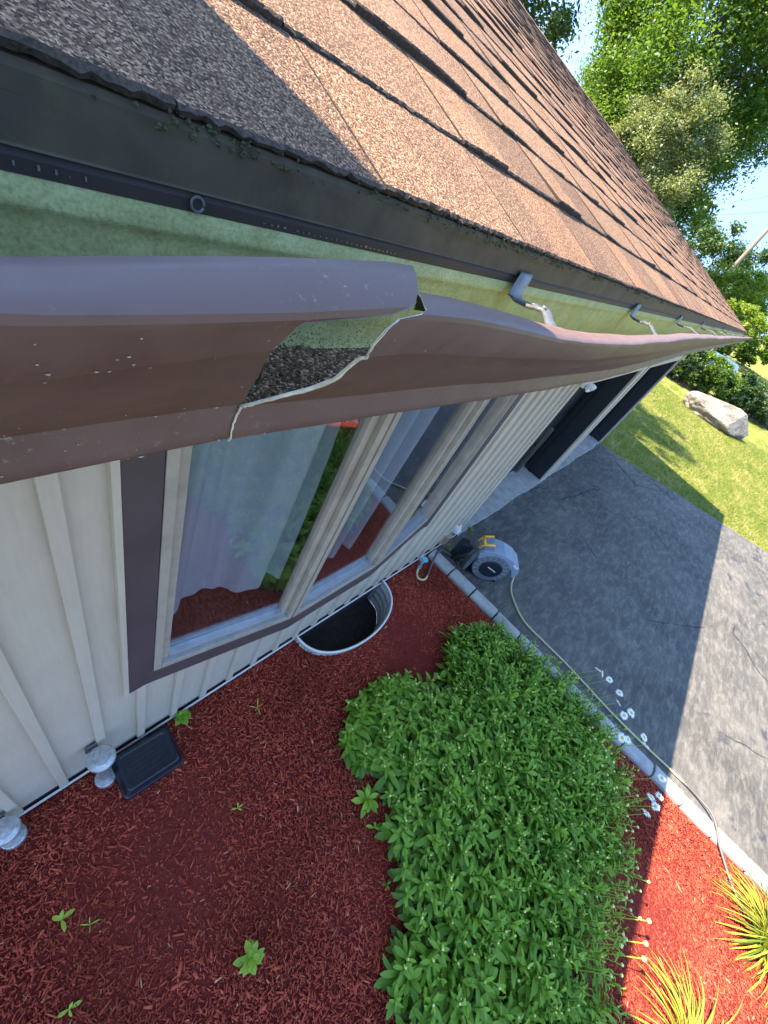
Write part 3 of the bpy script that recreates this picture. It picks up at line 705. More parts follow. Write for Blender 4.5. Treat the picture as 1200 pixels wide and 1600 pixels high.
mb.build('scratches', M['metal'], hem)['kind'] = 'stuff'
ring = MB(); ring.tube([(.0034 * math.cos(q), .0034 * math.sin(q), .0012) for q in np.linspace(0, 6.0, 20)], .0007, 6); o = ring.build('nail_hole', M['metal'], hem); o.location = (.133, DY(.2425), 2.8288); o.rotation_euler = (math.radians(90), 0, 0)
hole = MB(); hole.lathe((0, 0, 0), [(.0001, 0), (.0026, 0), (.0026, .001), (.0001, .001)], 14); o = hole.build('nail_hole', M['dark'], hem); o.location = (.133, DY(.2425), 2.8288); o.rotation_euler = (math.radians(90), 0, 0)
# grit on the trough bottom
rows = []
for x in np.linspace(-.4, .8, 260):
    bl = interp(x, BL) if x < .11 else interp(x, BR)
    rows.append([(x, DY(d), float(np.interp(d, [.1512, .175, .21, .2405], [2.7488 + bl, 2.746 + bl * .7, 2.744 + bl * .4, 2.7432 + bl * .15])) + .0022 + random.uniform(-.0006, .0006) + .0012 * math.sin(x * 33 + d * 60)) for d in np.linspace(.1500, .2448, 40)])
grit = MB().grid(rows).build('grit', M['grit'], gut); grit['kind'] = 'stuff'
mb = MB(); gr = random.Random(9)
for k in range(3600):
    x = gr.uniform(.05, .24); dd = gr.uniform(.151, .2445); bl = interp(x, BL) if x < .11 else interp(x, BR)
    z = float(np.interp(dd, [.1512, .175, .21, .2405], [2.7488 + bl, 2.746 + bl * .7, 2.744 + bl * .4, 2.7432 + bl * .15])) + .003; q = gr.uniform(.0005, .0013)
    c = Vector((x, DY(dd), z)); V_ = [c + Vector(a_) * q * gr.uniform(.5, 1.3) for a_ in ((1, 0, 0), (-1, 0, 0), (0, 1, 0), (0, -1, 0), (0, 0, 1))]
    mb.add(V_, [(0, 2, 4), (2, 1, 4), (1, 3, 4), (3, 0, 4)])
g2 = mb.build('loose_granules', M['grit'], gut); g2['kind'] = 'stuff'
# end cap
mb = MB(); mb.prism([(d, z - .008) for d, z, _ in PROF] + [(.2445, 2.742), (.2445, 2.825)], (9.901, CAM[1], 0), (0, 1, 0), (0, 0, 1), (.004, 0, 0)); mb.build('end_cap', M['gutter'], gut)
# hanger brackets
def hanger(x, skew, dz):
    path = [(.2435, 2.836), (.2405, 2.8385), (.2375, 2.836), (.2355, 2.825), (.232, 2.8165), (.222, 2.8165), (.200, 2.822), (.186, 2.8275), (.176, 2.831), (.165, 2.8325), (.15, 2.8335), (.135, 2.836), (.120, 2.839)]
    rows = []
    for k, (d, z) in enumerate(path):
        xs = x + skew * float(np.interp(d, [.12, .175, .232, .24], [1, .35, .12, 0])); wd = .036 if k < 5 else .019
        z = z + dz * (1 - (d - .12) / .125); rim = .003 if k > 4 else .0008
        rows.append([(xs - wd / 2, DY(d), z - rim), (xs - wd / 2 + .001, DY(d), z + .0005), (xs, DY(d), z - (.0015 if k > 4 else 0)), (xs + wd / 2 - .001, DY(d), z + .0005), (xs + wd / 2, DY(d), z - rim)])
    o = MB().grid(rows).build('hanger', M['metal'], gut, smooth=True)
    md = o.modifiers.new('thickness', 'SOLIDIFY'); md.thickness = .0016; md.offset = 0
    s = MB(); s.lathe((x + skew * .35, DY(.178), 2.8300 + dz * .5), [(.003, 0), (.003, .002), (.002, .003)], 10); s.build('screw', M['metal'], o)
    s = MB(); s.box(x + skew * .3 - .006, x + skew * .3 + .006, DY(.184), DY(.194), 2.8245 + dz * .45, 2.8285 + dz * .45); s.build('clip', M['metal'], o, bevel=.001)
for x, sk, dz in [(.545, -.15, -.008), (1.2, -.28, -.012), (1.93, -.35, -.006), (2.75, -.35, -.008), (3.5, -.35, -.008), (4.4, -.35, -.008), (5.2, -.3, -.008), (6.2, -.3, -.008), (7.3, -.3, -.008), (8.5, -.3, -.008)]:
    hanger(x, sk, dz)

# ================================================================== OBJECTS BY THE WALL
# window well
ww = empty('window_well', (1.915, 0, 0)); tag(ww, 'half round corrugated steel window well sunk in the mulch under the window', 'window well')
rows = []
for a in np.linspace(0, math.pi, 49):
    r = []
    ca, sa = math.cos(a), max(0, math.sin(a)) ** 0.8
    for z in np.linspace(.055, -.32, 46):
        k = .006 * math.sin(z * 80); r.append((-(.497 + k) * ca, -.006 - (.345 + k) * sa, z))
    rows.append(r)
o = MB().grid(rows).build('shell', M['wellin'], ww, smooth=True); md = o.modifiers.new('t', 'SOLIDIFY'); md.thickness = .004
MB().tube([(-.499 * math.cos(a), -.006 - .348 * max(0, math.sin(a)) ** .8, .056) for a in np.linspace(0, math.pi, 60)], .0075, 8).build('rim', M['white'], ww, smooth=True)
mb = MB(); mb.add([(-.49 * math.cos(a), -.006 - .34 * max(0, math.sin(a)) ** .8, -.28 + random.uniform(-.01, .01)) for a in np.linspace(0, math.pi, 30)] + [(.52, .06, -.28), (-.52, .06, -.28)], [tuple(range(32))]); mb.build('well_floor', M['soil'], ww)

# black bait box
bx = empty('bait_box', (.295, -.152, 0)); bx.rotation_euler[2] = math.radians(-3); tag(bx, 'black plastic bait station box on the mulch against the wall', 'box')
def rrect(a, b, r, n=5): 
    P = []
    for cx, cy, t0 in ((a - r, b - r, 0), (-a + r, b - r, 90), (-a + r, -b + r, 180), (a - r, -b + r, 270)):
        for k in range(n + 1):
            t = math.radians(t0 + 90 * k / n); P.append((cx + r * math.cos(t), cy + r * math.sin(t)))
    return P
def stack(levels, m, name, parent, smooth=False, bev=0):
    V_ = []; F_ = []; n = None
    for a, b, r, z in levels:
        P = rrect(a, b, r); n = len(P); V_ += [(x, y, z) for x, y in P]
    for i in range(len(levels) - 1):
        for k in range(n): F_.append((i * n + k, i * n + (k + 1) % n, (i + 1) * n + (k + 1) % n, (i + 1) * n + k))
    F_.append(tuple(reversed(range(n)))); F_.append(tuple(range((len(levels) - 1) * n, len(levels) * n)))
    return MB().add(V_, F_).build(name, m, parent, bevel=bev)
stack([(.150, .118, .022, .0), (.150, .118, .022, .052), (.144, .112, .022, .054)], M['blackplastic'], 'base', bx, bev=.003)
lid = stack([(.148, .117, .024, .0545), (.150, .119, .024, .064), (.146, .115, .024, .068), (.128, .098, .018, .098), (.122, .092, .016, .101), (.110, .080, .012, .101), (.107, .077, .012, .097)], M['blackplastic'], 'lid', bx, bev=.002)
mb = MB()
for k in range(5): mb.box(-.085, .085 - .03 * (k % 2), -.055 + k * .025, -.050 + k * .025, .0965, .0995)
mb.box(-.02, .02, -.06, .06, .0965, .0985); mb.build('raised_marks', M['blackplastic'], lid, bevel=.001)
# oil tank pipes
def tank_pipe(x, y, zc, rc, label):
    p = empty('tank_pipe', (x, y, 0)); tag(p, label, 'pipe', 'capped metal tank pipes at the wall')
    MB().lathe((0, 0, 0), [(.026, -.05), (.026, zc - .01)], 18).build('pipe', M['galv'], p, smooth=False)
    MB().lathe((0, 0, 0), [(.030, .0), (.047, .004), (.049, .012), (.049, .040), (.046, .045), (.03, .046)], 24).build('collar', M['galv'], p, bevel=.002)
    MB().lathe((0, 0, 0), [(.03, zc - .02), (rc * .97, zc - .016), (rc, zc - .008), (rc, zc), (rc * .93, zc + .006), (rc * .6, zc + .012), (rc * .2, zc + .015)], 32).build('cap', M['galv'], p, smooth=False, bevel=.001)
    mb = MB(); mb.obox((-.012, .0, zc - .05), (.024, 0, 0), (-.02, -y - .004, 0), (0, 0, .006)); mb.obox((-.04, -y - .022, zc - .075), (.05, 0, 0), (0, .01, 0), (0, 0, .06)); mb.build('wall_clip', M['metal'], p)
tank_pipe(.112, -.095, .42, .058, 'tall metal pipe with round domed cap beside the black box')
tank_pipe(-.262, -.085, .22, .055, 'shorter capped metal pipe at the left edge by the siding corner')
bpy.data.objects['tank_pipe.001']['label'] = 'shorter capped metal pipe against the wall at the left picture edge'

# edging stones
ed = tag(empty('garden_edging', (kx(0), 0, 0)), 'row of pale concrete edging blocks between red mulch and driveway', 'edging')
y = -.03; i = 0
while y > -5.1:
    L = .305 + random.uniform(-.012, .012); c = Vector((kx(y - L / 2) - kx(0), y - L / 2, 0))
    mb = MB(); mb.prism([(-.072, -.05), (-.075, .028), (-.060, .050), (-.02, .058), (.03, .058), (.060, .048), (.073, .026), (.072, -.05)], (0, -L / 2 + .007, 0), (1, 0, 0), (0, 0, 1), (0, L - .014, 0))
    o = mb.build('edging_block', M['kerb'], ed, bevel=.008, seg=2); o.location = c + Vector((random.uniform(-.006, .006), 0, random.uniform(-.005, .006)))
    o.rotation_euler = (random.uniform(-.01, .01), random.uniform(-.02, .02), math.atan(.05) + random.uniform(-.012, .012)); y -= L; i += 1

# tap and little hose
tp = empty('garden_tap', (2.87, 0, .16)); tag(tp, 'outdoor tap with blue handle low on the siding above a short hose', 'tap')
MB().lathe((0, 0, 0), [(.032, 0), (.032, .006), (.012, .01), (.012, .07), (.018, .075), (.018, .11), (.010, .115)], 16, axis='Z').build('body', M['galv'], tp).rotation_euler = (math.radians(90), 0, 0)
MB().tube([(0, -.09, 0), (0, -.10, -.03), (0, -.105, -.07)], .014, 10).build('spout', M['galv'], tp, smooth=True)
mb = MB(); mb.lathe((0, -.10, .03), [(.012, 0), (.034, .002), (.036, .012), (.03, .018), (.01, .02)], 9); mb.build('handle', M['cyan'], tp)
MB().lathe((0, -.105, -.095), [(.017, 0), (.019, .01), (.019, .03)], 12).build('connector', M['cyan'], tp)
P = smoothpts([(2.87, -.105, .06), (2.83, -.13, .035), (2.80, -.18, .028), (2.85, -.225, .026), (2.94, -.205, .028), (3.03, -.16, .03), (3.15, -.11, .05), (3.24, -.085, .085), (3.32, -.10, .07), (3.42, -.2, .02), (3.46, -.28, .04), (3.47, -.36, .09)], 7)
k = len(P) // 3; mb = MB(); mb.tube(P[:k + 1], .011, 8, c=1.0); mb.tube(P[k:], .0112, 8, c=0.0)
tag(mb.build('connecting_hose', M['hose'], smooth=True), 'short dark and yellow hose looping from tap to reel over the mulch', 'hose')
# outlet box + little white fitting near the siding corner
ob = empty('outlet_box', (3.36, 0, .17)); tag(ob, 'tan weathered outlet box on the siding near the corner', 'outlet')
MB().box(-.04, .04, -.06, -.016, -.06, .06).build('cover', M['tan'], ob, bevel=.006); MB().box(-.045, .045, -.017, .0, -.065, .065).build('back_plate', M['siding'], ob, bevel=.002)
vb = empty('vent_cover', (3.57, 0, .22)); tag(vb, 'small white plastic vent cover low on the siding by the corner', 'vent')
mb = MB(); mb.prism([(0, -.05), (-.055, -.05), (-.06, -.035), (-.02, .05), (0, .05)], (-.045, 0, 0), (0, 1, 0), (0, 0, 1), (.09, 0, 0)); mb.build('hood', M['white'], vb, bevel=.005)
MB().box(-.055, .055, -.006, .0, -.06, .06).build('flange', M['white'], vb)
sl = empty('security_light', (3.77, -.03, 2.09)); tag(sl, 'small white security light high on the siding corner under the gutter', 'light')
MB().box(-.07, .03, -.03, .005, -.045, .05).build('mount', M['white'], sl, bevel=.006)
for s_ in (-1, 1):
    o = MB().lathe((0, 0, 0), [(.012, 0), (.014, .01), (.026, .03), (.028, .06), (.024, .06), (.012, .035)], 14).build('lamp_head', M['white'], sl); o.location = (s_ * .035 - .01, -.03, .0); o.rotation_euler = (math.radians(115), 0, s_ * .5)
MB().box(-.065, .0, -.034, -.0305, -.03, -.012).build('sensor', M['blackplastic'], sl)

# hose reel
u = Vector((.60, -.80, 0)).normalized(); vv = Vector((-u.y * -1 * -1, u.x, 0)); vv = Vector((-.80, -.60, 0)).normalized(); up = Vector((0, 0, 1))
RC = Vector((3.60, -.50, 0))
hr = empty('hose_reel', RC); tag(hr, 'grey hose reel with yellow handle standing on the driveway by the edging', 'hose reel')
def rp(a, b, c): return u * a + vv * b + up * c        # along, towards camera, up (local to reel root)
def disc(r0, r1, b0, b1, cz, n=32, ca=0.0):
    mb = MB(); V_ = []; F_ = []
    for (r, b) in ((r0, b0), (r1, b0 + (b1 - b0) * .35), (r1, b0 + (b1 - b0) * .8), (r1 * .93, b1)):
        for k in range(n):
            t = 2 * math.pi * k / n; V_.append(rp(ca + r * math.cos(t), b, cz + r * math.sin(t)))
    for i in range(3):
        for k in range(n): F_.append((i * n + k, i * n + (k + 1) % n, (i + 1) * n + (k + 1) % n, (i + 1) * n + k))
    F_.append(tuple(range(n))); F_.append(tuple(range(3 * n, 4 * n)))
    return mb.add(V_, F_)
disc(.175, .19, -.10, .09, .20).build('drum', M['reelgrey'], hr, bevel=.006)
rim = disc(.185, .195, .0905, .115, .20); rim.build('side_rim', M['reelgrey'], hr, bevel=.005)
mb = MB()
for k in range(18):
    t = 2 * math.pi * k / 18
    if -.2 < math.sin(t) + .6: mb.obox(rp(.135 * math.cos(t) - .004, .1155, .20 + .135 * math.sin(t) - .004), rp(.045 * math.cos(t), 0, .045 * math.sin(t)), rp(-.008 * math.sin(t), 0, .008 * math.cos(t)), rp(0, .004, 0))
mb.build('rib', M['reelblue'], hr)
hub = disc(.115, .118, .1155, .130, .20).build('hub', M['blackplastic'], hr, bevel=.003)
mb = MB()
for k in range(9): mb.obox(rp(-.045 + k * .0115, .131, .218 - k * .0035), rp(.0085, 0, -.0025), rp(0, .0015, 0), rp(.002, 0, .012 + .004 * (k % 3 == 0)))
mb.build('lettering', M['white'], hub); MB().obox(rp(-.060, .131, .222), rp(.009, 0, -.003), rp(0, .0015, 0), rp(.002, 0, .012)).build('emblem', M['red'], hub)
arch = [(-.20, .26), (-.215, .33), (-.19, .385), (-.10, .43), (.02, .435), (.14, .41), (.25, .345), (.29, .27), (.285, .20), (.25, .19), (.20, .27), (.10, .34), (0, .36), (-.10, .33), (-.15, .27)]
mb = MB(); mb.prism(arch, rp(0, -.105, 0), u, up, vv * .215); cov = mb.build('cover', M['reelblue'], hr, bevel=.012, seg=3)
mb = MB(); mb.prism([(-.20, .0), (-.235, .0), (-.245, .25), (-.22, .34), (-.16, .30), (-.185, .2)], rp(0, -.09, 0), u, up, vv * .17); mb.build('carry_frame', M['reelgrey'], hr, bevel=.008)
mb = MB()
mb.tube([rp(-.235, .05, .355), rp(-.21, .06, .43), rp(-.12, .065, .475)], .012, 8); mb.tube([rp(-.235, -.05, .355), rp(-.21, -.06, .43), rp(-.12, -.065, .475)], .012, 8); mb.tube([rp(-.21, -.06, .43), rp(-.21, .06, .43)], .014, 8)
mb.build('handle', M['yellow'], hr, smooth=True)
mb = MB()
for k in range(5): mb.obox(rp(.165 + k * .014, .1105, .352 - k * .0065), rp(.010, 0, -.0045), rp(0, .0015, 0), rp(.008, 0, .026))
mb.build('lettering', M['white'], cov)
mb = MB(); mb.box(-.02, .02, -.02, .02, 0, .02)
mb = MB(); mb.obox(rp(-.18, -.09, .0), rp(.36, 0, 0), rp(0, .17, 0), rp(0, 0, .03)); mb.build('foot', M['blackplastic'], hr, bevel=.005)
mb = MB(); mb.obox(rp(-.37, -.11, .0), rp(.10, 0, 0), rp(0, .10, 0), rp(0, 0, .27)); mb.tube([rp(-.36, .02, .06), rp(-.36, .08, .16), rp(-.30, .10, .26), rp(-.26, .05, .33)], .016, 8); mb.build('wall_bracket', M['blackplastic'], hr, bevel=.01)
# long garden hose
P = smoothpts([tuple(RC + rp(.27, 0, .19)), (3.845, -.775, .12), (3.80, -.83, .03), (3.69, -.915, .014), (3.535, -1.16, .014), (3.53, -1.45, .014), (3.54, -1.77, .014), (3.52, -2.24, .014), (3.53, -2.6, .014), (3.56, -2.93, .014), (3.55, -3.17, .03), (3.46, -3.31, .072), (3.28, -3.40, .055), (3.10, -3.54, .03), (2.98, -3.66, .03)], 8)
n1 = int(len(P) * .68); mb = MB(); mb.tube(P[:n1 + 1], .0095, 8, c=.9); mb.tube(P[n1:], .0096, 8, c=.1)
tag(mb.build('garden_hose', M['hose'], smooth=True), 'long pale yellow garden hose running from reel along the edging', 'hose')

# ================================================================== PLANTS
def leaf(L, W, n=5, curl=.5, fold=.25, tipw=.12):
    """one leaf along +x, starting at the origin, curling down; returns rows of three points"""
    pts = []; x = z = 0; a = 0
    for i in range(n + 1):
        t = i / n; wd = W * .5 * (.22 + .78 * math.sin(math.pi * min(1, t ** 1.25 * .90 + .02)))
        if i == n: wd = W * .10
        pts.append([(x, -wd, z + fold * wd), (x, 0, z), (x, wd, z + fold * wd)])
        x += L / n * math.cos(a); z += L / n * math.sin(a); a -= curl / n
    return pts
def add_leaf(mb, base, yaw, pitch, L, W, n=4, curl=.5, fold=.3, c=.5, roll=0):
    R = Matrix.Rotation(yaw, 3, 'Z') @ Matrix.Rotation(-pitch, 3, 'Y') @ Matrix.Rotation(roll, 3, 'X')
    mb.grid([[R @ Vector(p) + Vector(base) for p in r] for r in leaf(L, W, n, curl, fold)], 0, c)
def shoot_mesh(seed, h=.30, bud=True, big=1.0):
    r = random.Random(seed); mb = MB(); lean = (r.gauss(0, .04), r.gauss(0, .04))
    mb.tube([(0, 0, -.02), (lean[0] * .5, lean[1] * .5, h * .55), (lean[0], lean[1], h)], [.0035, .003, .002], 5, c=.6)
    n = 19; 
    for i in range(n):
        t = i / (n - 1); z = h * (.25 + .75 * t); yaw = i * 2.4 + r.gauss(0, .3); sz = 1 - .62 * max(0, (t - .35) / .65) ** 1.3
        L = big * r.uniform(.075, .112) * sz; pitch = .05 + 1.0 * t ** 2 + r.gauss(0, .18)
        add_leaf(mb, (lean[0] * t, lean[1] * t, z), yaw, pitch, L, L * r.uniform(.27, .36), 5, r.uniform(.3, 1.1), .35, min(1, max(0, .18 + .55 * t + r.gauss(0, .12))), r.gauss(0, .3))
    if bud:
        mb.lathe((lean[0], lean[1], h), [(.001, 0), (.004, .003), (.006, .008), (.005, .012), (.001, .014)], 8, 1)
    return mb.mesh('leafy_shoot', [M['daisy'], M['bud']], True)
variants = [shoot_mesh(i, .30, i % 2 == 0, (.85, 1.0, 1.2)[i % 3 - 1]) for i in range(12)]
PLANT = [(1.30, -.74), (1.45, -.66), (1.78, -.67), (1.98, -.80), (2.12, -1.02), (2.28, -.92), (2.48, -.74), (2.76, -.76), (3.02, -1.02), (3.12, -1.35), (3.17, -1.75), (3.10, -2.2), (2.85, -2.45), (2.5, -2.55), (2.1, -2.62), (1.65, -2.60), (1.40, -2.85), (1.0, -2.95), (.55, -2.35), (.62, -1.85), (.78, -1.68), (.90, -1.72), (1.0, -1.50), (1.12, -1.46), (1.06, -1.36), (1.24, -1.30), (1.28, -1.12), (1.15, -1.02), (1.15, -.84)]
daisy = tag(empty('daisy_plant', (1.95, -1.7, 0)), 'large leafy green daisy clump with white flowers in the mulch bed', 'plant')
off = Vector((-1.95, 1.7, 0))
pts = []
r = random.Random(3); sp = .061
yy = -3.1
while yy < -.6:
    xx = .4
    while xx < 3.3:
        pts.append((xx + r.gauss(0, .02), yy + r.gauss(0, .02))); xx += sp
    yy += sp
pts = np.array(pts); pts = pts[in_poly(pts[:, 0], pts[:, 1], PLANT)]; pts = pts[frame_ok(pts[:, 0], pts[:, 1], 0 * pts[:, 0] + .2, 60)]
PP = np.array(PLANT)
def edge_dist(x, y):
    best = 9
    for i in range(len(PP)):
        a, b = PP[i - 1], PP[i]; d = b - a; t = max(0, min(1, np.dot(np.array([x, y]) - a, d) / np.dot(d, d))); best = min(best, np.linalg.norm(np.array([x, y]) - a - d * t))
    return best
sh = []
for x, y in pts:
    ed0 = edge_dist(x, y)
    if ed0 < .05 + .03 * math.sin(x * 9) * math.sin(y * 8): continue
    e = min(1, (ed0 - .04) / .30); side = max(0, min(1, (x * .55 - y - 1.6) / 1.6))
    hsc = (.46 + .36 * e + .40 * side) * r.uniform(.72, 1.22); ix, iy = x - 1.95, y + 1.7
    # outer stems lean outwards
    lx, ly = (x - 1.9) * (1 - e) * .35, (y + 1.75) * (1 - e) * .35
    lx += .20 * side * (1 - e * .5); ly += -.30 * side * (1 - e * .5)
    dist = np.linalg.norm(np.array([x, y, .25]) - CAM)
    sh.append((dist, x, y, hsc, lx, ly, r.randrange(12), r.uniform(0, 6.28), side * r.uniform(.6, 1) + r.uniform(-.25, .25)))
sh.sort()
def shmat(x, y, hsc, lx, ly, yaw, sd_=0.0):
    q = Vector((0, 0, 1)).rotation_difference(Vector((lx, ly, 1)).normalized()).to_matrix().to_4x4()
    s = (.8 + .25 * hsc) * (1.22 - .5 * sd_)
    return Matrix.Translation((x, y, 0)) @ q @ Matrix.Rotation(yaw, 4, 'Z') @ Matrix.Diagonal((s, s, hsc, 1))
vdat = []
for me in variants:
    co = np.empty(len(me.vertices) * 3); me.vertices.foreach_get('co', co); tn = np.empty(len(me.vertices)); me.attributes['tone'].data.foreach_get('value', tn)
    vdat.append((co.reshape(-1, 3), tn, [tuple(p.vertices) for p in me.polygons], [p.material_index for p in me.polygons]))
restv = []; restf = []; rest_t = []; rest_m = []; nb = 0
for i, (dist, x, y, hsc, lx, ly, k, yaw, sd_) in enumerate(sh):
    mx = shmat(x - 1.95, y + 1.7, hsc, lx, ly, yaw, sd_)
    if i < 300:
        o = pmesh(variants[k], 'leafy_shoot', daisy); o.matrix_local = mx
    else:
        co, tn, fc, mi = vdat[k]; A = np.array(mx)
        restv.append(co @ A[:3, :3].T + A[:3, 3]); rest_t.append(tn); restf += [tuple(j + nb for j in f) for f in fc]; rest_m += mi; nb += len(co)
me = bpy.data.meshes.new('foliage'); me.from_pydata(np.concatenate(restv).tolist(), [], restf)
me.materials.append(M['daisy']); me.materials.append(M['bud']); me.polygons.foreach_set('material_index', rest_m); me.polygons.foreach_set('use_smooth', [True] * len(me.polygons))
a = me.attributes.new('tone', 'FLOAT', 'POINT'); a.data.foreach_set('value', np.concatenate(rest_t)); me.update()
o = pmesh(me, 'foliage', daisy); o['kind'] = 'stuff'
# flowering stems leaning over the edging
def flower_mesh():
    mb = MB(); rr_ = random.Random(5)
    for k in range(17):
        t = 2 * math.pi * k / 17; ct, st = math.cos(t), math.sin(t); L = .030 * rr_.uniform(.9, 1.1); z = rr_.uniform(-.003, .003)
        mb.add([(ct * .006, st * .006, .003), (ct * L * .6 - st * .0042, st * L * .6 + ct * .0042, .004 + z), (ct * L, st * L, z), (ct * L * .6 + st * .0042, st * L * .6 - ct * .0042, .004 + z)], [(0, 1, 2, 3)], 0)
    mb.lathe((0, 0, .001), [(.009, 0), (.009, .003), (.006, .006), (.001, .007)], 10, 1)
    return mb.mesh('flower', [M['petal'], M['eye']])
fm = flower_mesh()
fl_px = [(935, 1047, .48), (941, 1053, .47), (952, 1062, .47), (968, 1083, .45), (966, 1098, .45), (975, 1118, .45), (986, 1114, .46), (972, 1153, .42), (981, 1156, .42), (1006, 1152, .45), (1009, 1165, .44), (1034, 1216, .40), (1017, 1246, .40), (1030, 1244, .40), (1010, 1271, .36), (1024, 1260, .38)]
for px, py, z in fl_px:
    p = hitz(px, py, z); b = np.array([p[0] - random.uniform(.25, .38), p[1] + random.uniform(.20, .35), .02])
    if b[0] > 3.05: b[0] = 3.0
    P = smoothpts([tuple(b), tuple(b * .55 + p * .45 + np.array([0, 0, .09])), tuple(p)], 4)
    MB().tube([q + off for q in P], .0022, 5, c=.7).build('flower_stem', M['daisy'], daisy, smooth=True)
    o = pmesh(fm, 'flower', daisy); o.location = Vector(p) + off; o.rotation_euler = (random.uniform(-.5, .5), random.uniform(-.6, .4), random.uniform(0, 6)); s = random.uniform(1.0, 1.4); o.scale = (s, s, s)
bud_me = MB().lathe((0, 0, 0), [(.001, -.004), (.006, 0), (.009, .006), (.008, .011), (.003, .014)], 10, 0).mesh('flower_bud', [M['bud']], True)
for k in range(46):
    t = random.random(); px = 925 + 62 * math.sin(t * 2.8) + random.gauss(0, 12); py = 1130 + 400 * t; p = hitz(px, py, random.uniform(.30, .42))
    b = np.array([p[0] - random.uniform(.12, .25), p[1] + random.uniform(.18, .32), .05])
    P = smoothpts([tuple(b), tuple(b * .5 + p * .5 + np.array([0, 0, .06])), tuple(p)], 4); mb = MB(); mb.tube([q + off for q in P], .002, 5, c=.75)
    for q in range(3):
        g = P[3 + 2 * q] + off; add_leaf(mb, g, random.uniform(0, 6.28), .6, .05, .011, 3, .5, .3, .65)
    mb.build('flower_stem', M['daisy'], daisy, smooth=True)
    o = pmesh(bud_me, 'flower_bud', daisy); o.location = Vector(p) + off; o.rotation_euler = (.5, .4, 0)
for px, py in ((1012, 1439), (1007, 1474), (1004, 1498)):
    p = hitz(px, py, .33); b = p + np.array([-.12, .16, -.22]); MB().tube([Vector(b) + off, Vector(p) + off], .003, 5, c=1).build('flower_stem', M['lily'], daisy)
    o = pmesh(bud_me, 'flower_bud', daisy); o.location = Vector(p) + off; o.scale = (1.5, 1.5, 1.5)

# separate little plants in the mulch
def small_plant(px, py, h, nl, L, label, seed, name='seedling', wr=.36, tone=.75):
    p = hitz(px, py, .03); o = empty(name, (p[0], p[1], 0)); tag(o, label, 'plant'); r_ = random.Random(seed)
    mb = MB(); mb.tube([(0, 0, -.01), (.005, 0, h)], .0025, 5, c=.6)
    mb.build('stem', M['daisy'], o)
    for i in range(nl):
        mb = MB(); t = (i + .5) / nl; add_leaf(mb, (0, 0, h * (.3 + .7 * t)), i * 2.4 + r_.gauss(0, .3), .15 + .9 * t * t, L * r_.uniform(.75, 1.15) * (1 - .35 * t), L * wr * (1 - .3 * t), 4, .7, .3, min(1, tone + r_.gauss(0, .1)), r_.gauss(0, .25))
        mb.build('leaf', M['daisy'], o, smooth=True)
small_plant(285, 1122, .09, 30, .05, 'small round leaved weed at the wall just beyond the black box', 1, 'weed', .7, .7)
small_plant(390, 1495, .10, 22, .075, 'bright green seedling alone in the mulch near the bottom edge', 2, wr=.46, tone=.85)
small_plant(95, 1437, .025, 4, .06, 'tiny pale seedling in the mulch at lower left', 3, tone=.9)
small_plant(572, 1250, .08, 14, .11, 'loose leafy sprig sprawling left of the big daisy clump', 4, 'sprig')
small_plant(586, 1293, .03, 4, .06, 'two leaf sprig just below the loose leafy sprig', 5, 'sprig')
small_plant(606, 1382, .03, 6, .035, 'tiny seedling in the mulch left of the daisy clump', 6, tone=.5)
small_plant(372, 1262, .015, 4, .045, 'thin withered sprig in the middle of the mulch', 7, wr=.2, tone=.95)
small_plant(402, 1105, .03, 5, .07, 'thin grassy sprig in the mulch beyond the black box', 8, wr=.12, tone=.9)
small_plant(140, 1445, .02, 4, .05, 'wispy grass sprig beside the tiny pale seedling', 9, wr=.12, tone=.9)
small_plant(108, 1577, .02, 4, .045, 'small faded seedling at the bottom left corner', 10, tone=.9)
small_plant(628, 1525, .13, 22, .13, 'broad leaved daisy shoot standing out at the lower clump edge', 11, 'daisy_shoot', .32, .55)
small_plant(700, 855, .05, 10, .05, 'small weed at the foot of the siding corner by the edging', 12, 'weed', .5, .5)
small_plant(735, 826, .05, 12, .05, 'weed growing in the crack along the concrete apron', 13, 'weed', .4, .6)
small_plant(798, 784, .04, 10, .045, 'low weed tuft at the far crack of the concrete apron', 14, 'weed', .3, .6)

# daylilies in the sun
def daylily(px, py, n, L, label, flowers, seed):
    p = hitz(px, py, 0); o = empty('daylily', (p[0], p[1], 0)); tag(o, label, 'plant'); r_ = random.Random(seed)
    for i in range(n):
        yaw = r_.uniform(0, 6.28); ln = L * r_.uniform(.6, 1.15); pit = r_.uniform(.55, 1.35); rad = r_.uniform(0, .09); mb = MB()
        R = Matrix.Rotation(yaw, 3, 'Z'); x = rad; z = 0; a = pit; rows = []; ns = 8; wd0 = r_.uniform(.008, .014); cv = r_.uniform(1.2, 2.6)
        for k in range(ns + 1):
            t = k / ns; wd = wd0 * (1 - t ** 2.2) * .5 + .0004; rows.append([R @ Vector((x, -wd, z + wd * .6)), R @ Vector((x, 0, z)), R @ Vector((x, wd, z + wd * .6))])
            x += ln / ns * math.cos(a); z += ln / ns * math.sin(a); z = max(z, .01); a -= cv / ns
        mb.grid(rows, 0, min(1, max(0, r_.gauss(.6, .25)))); mb.build('leaf', M['lily'], o, smooth=True)
    for i in range(flowers):
        mb = MB(); a = (1.2, 2.2, 3.0, .3, 4.0)[i]; d = (.20, .12, .05, .10, .1)[i]; fz = r_.uniform(.30, .38); fp = Vector((d * math.cos(a), d * math.sin(a), fz))
        for k in range(6): add_leaf(mb, fp, k * 1.047, .55, .05, .022, 4, 1.2, .2, .5)
        f = mb.build('flower', M['lilyflower'], o, smooth=True)
        MB().tube([(0, 0, 0), fp * .6 + Vector((0, 0, .05)), fp], .003, 5, c=.4).build('flower_stem', M['lily'], o)
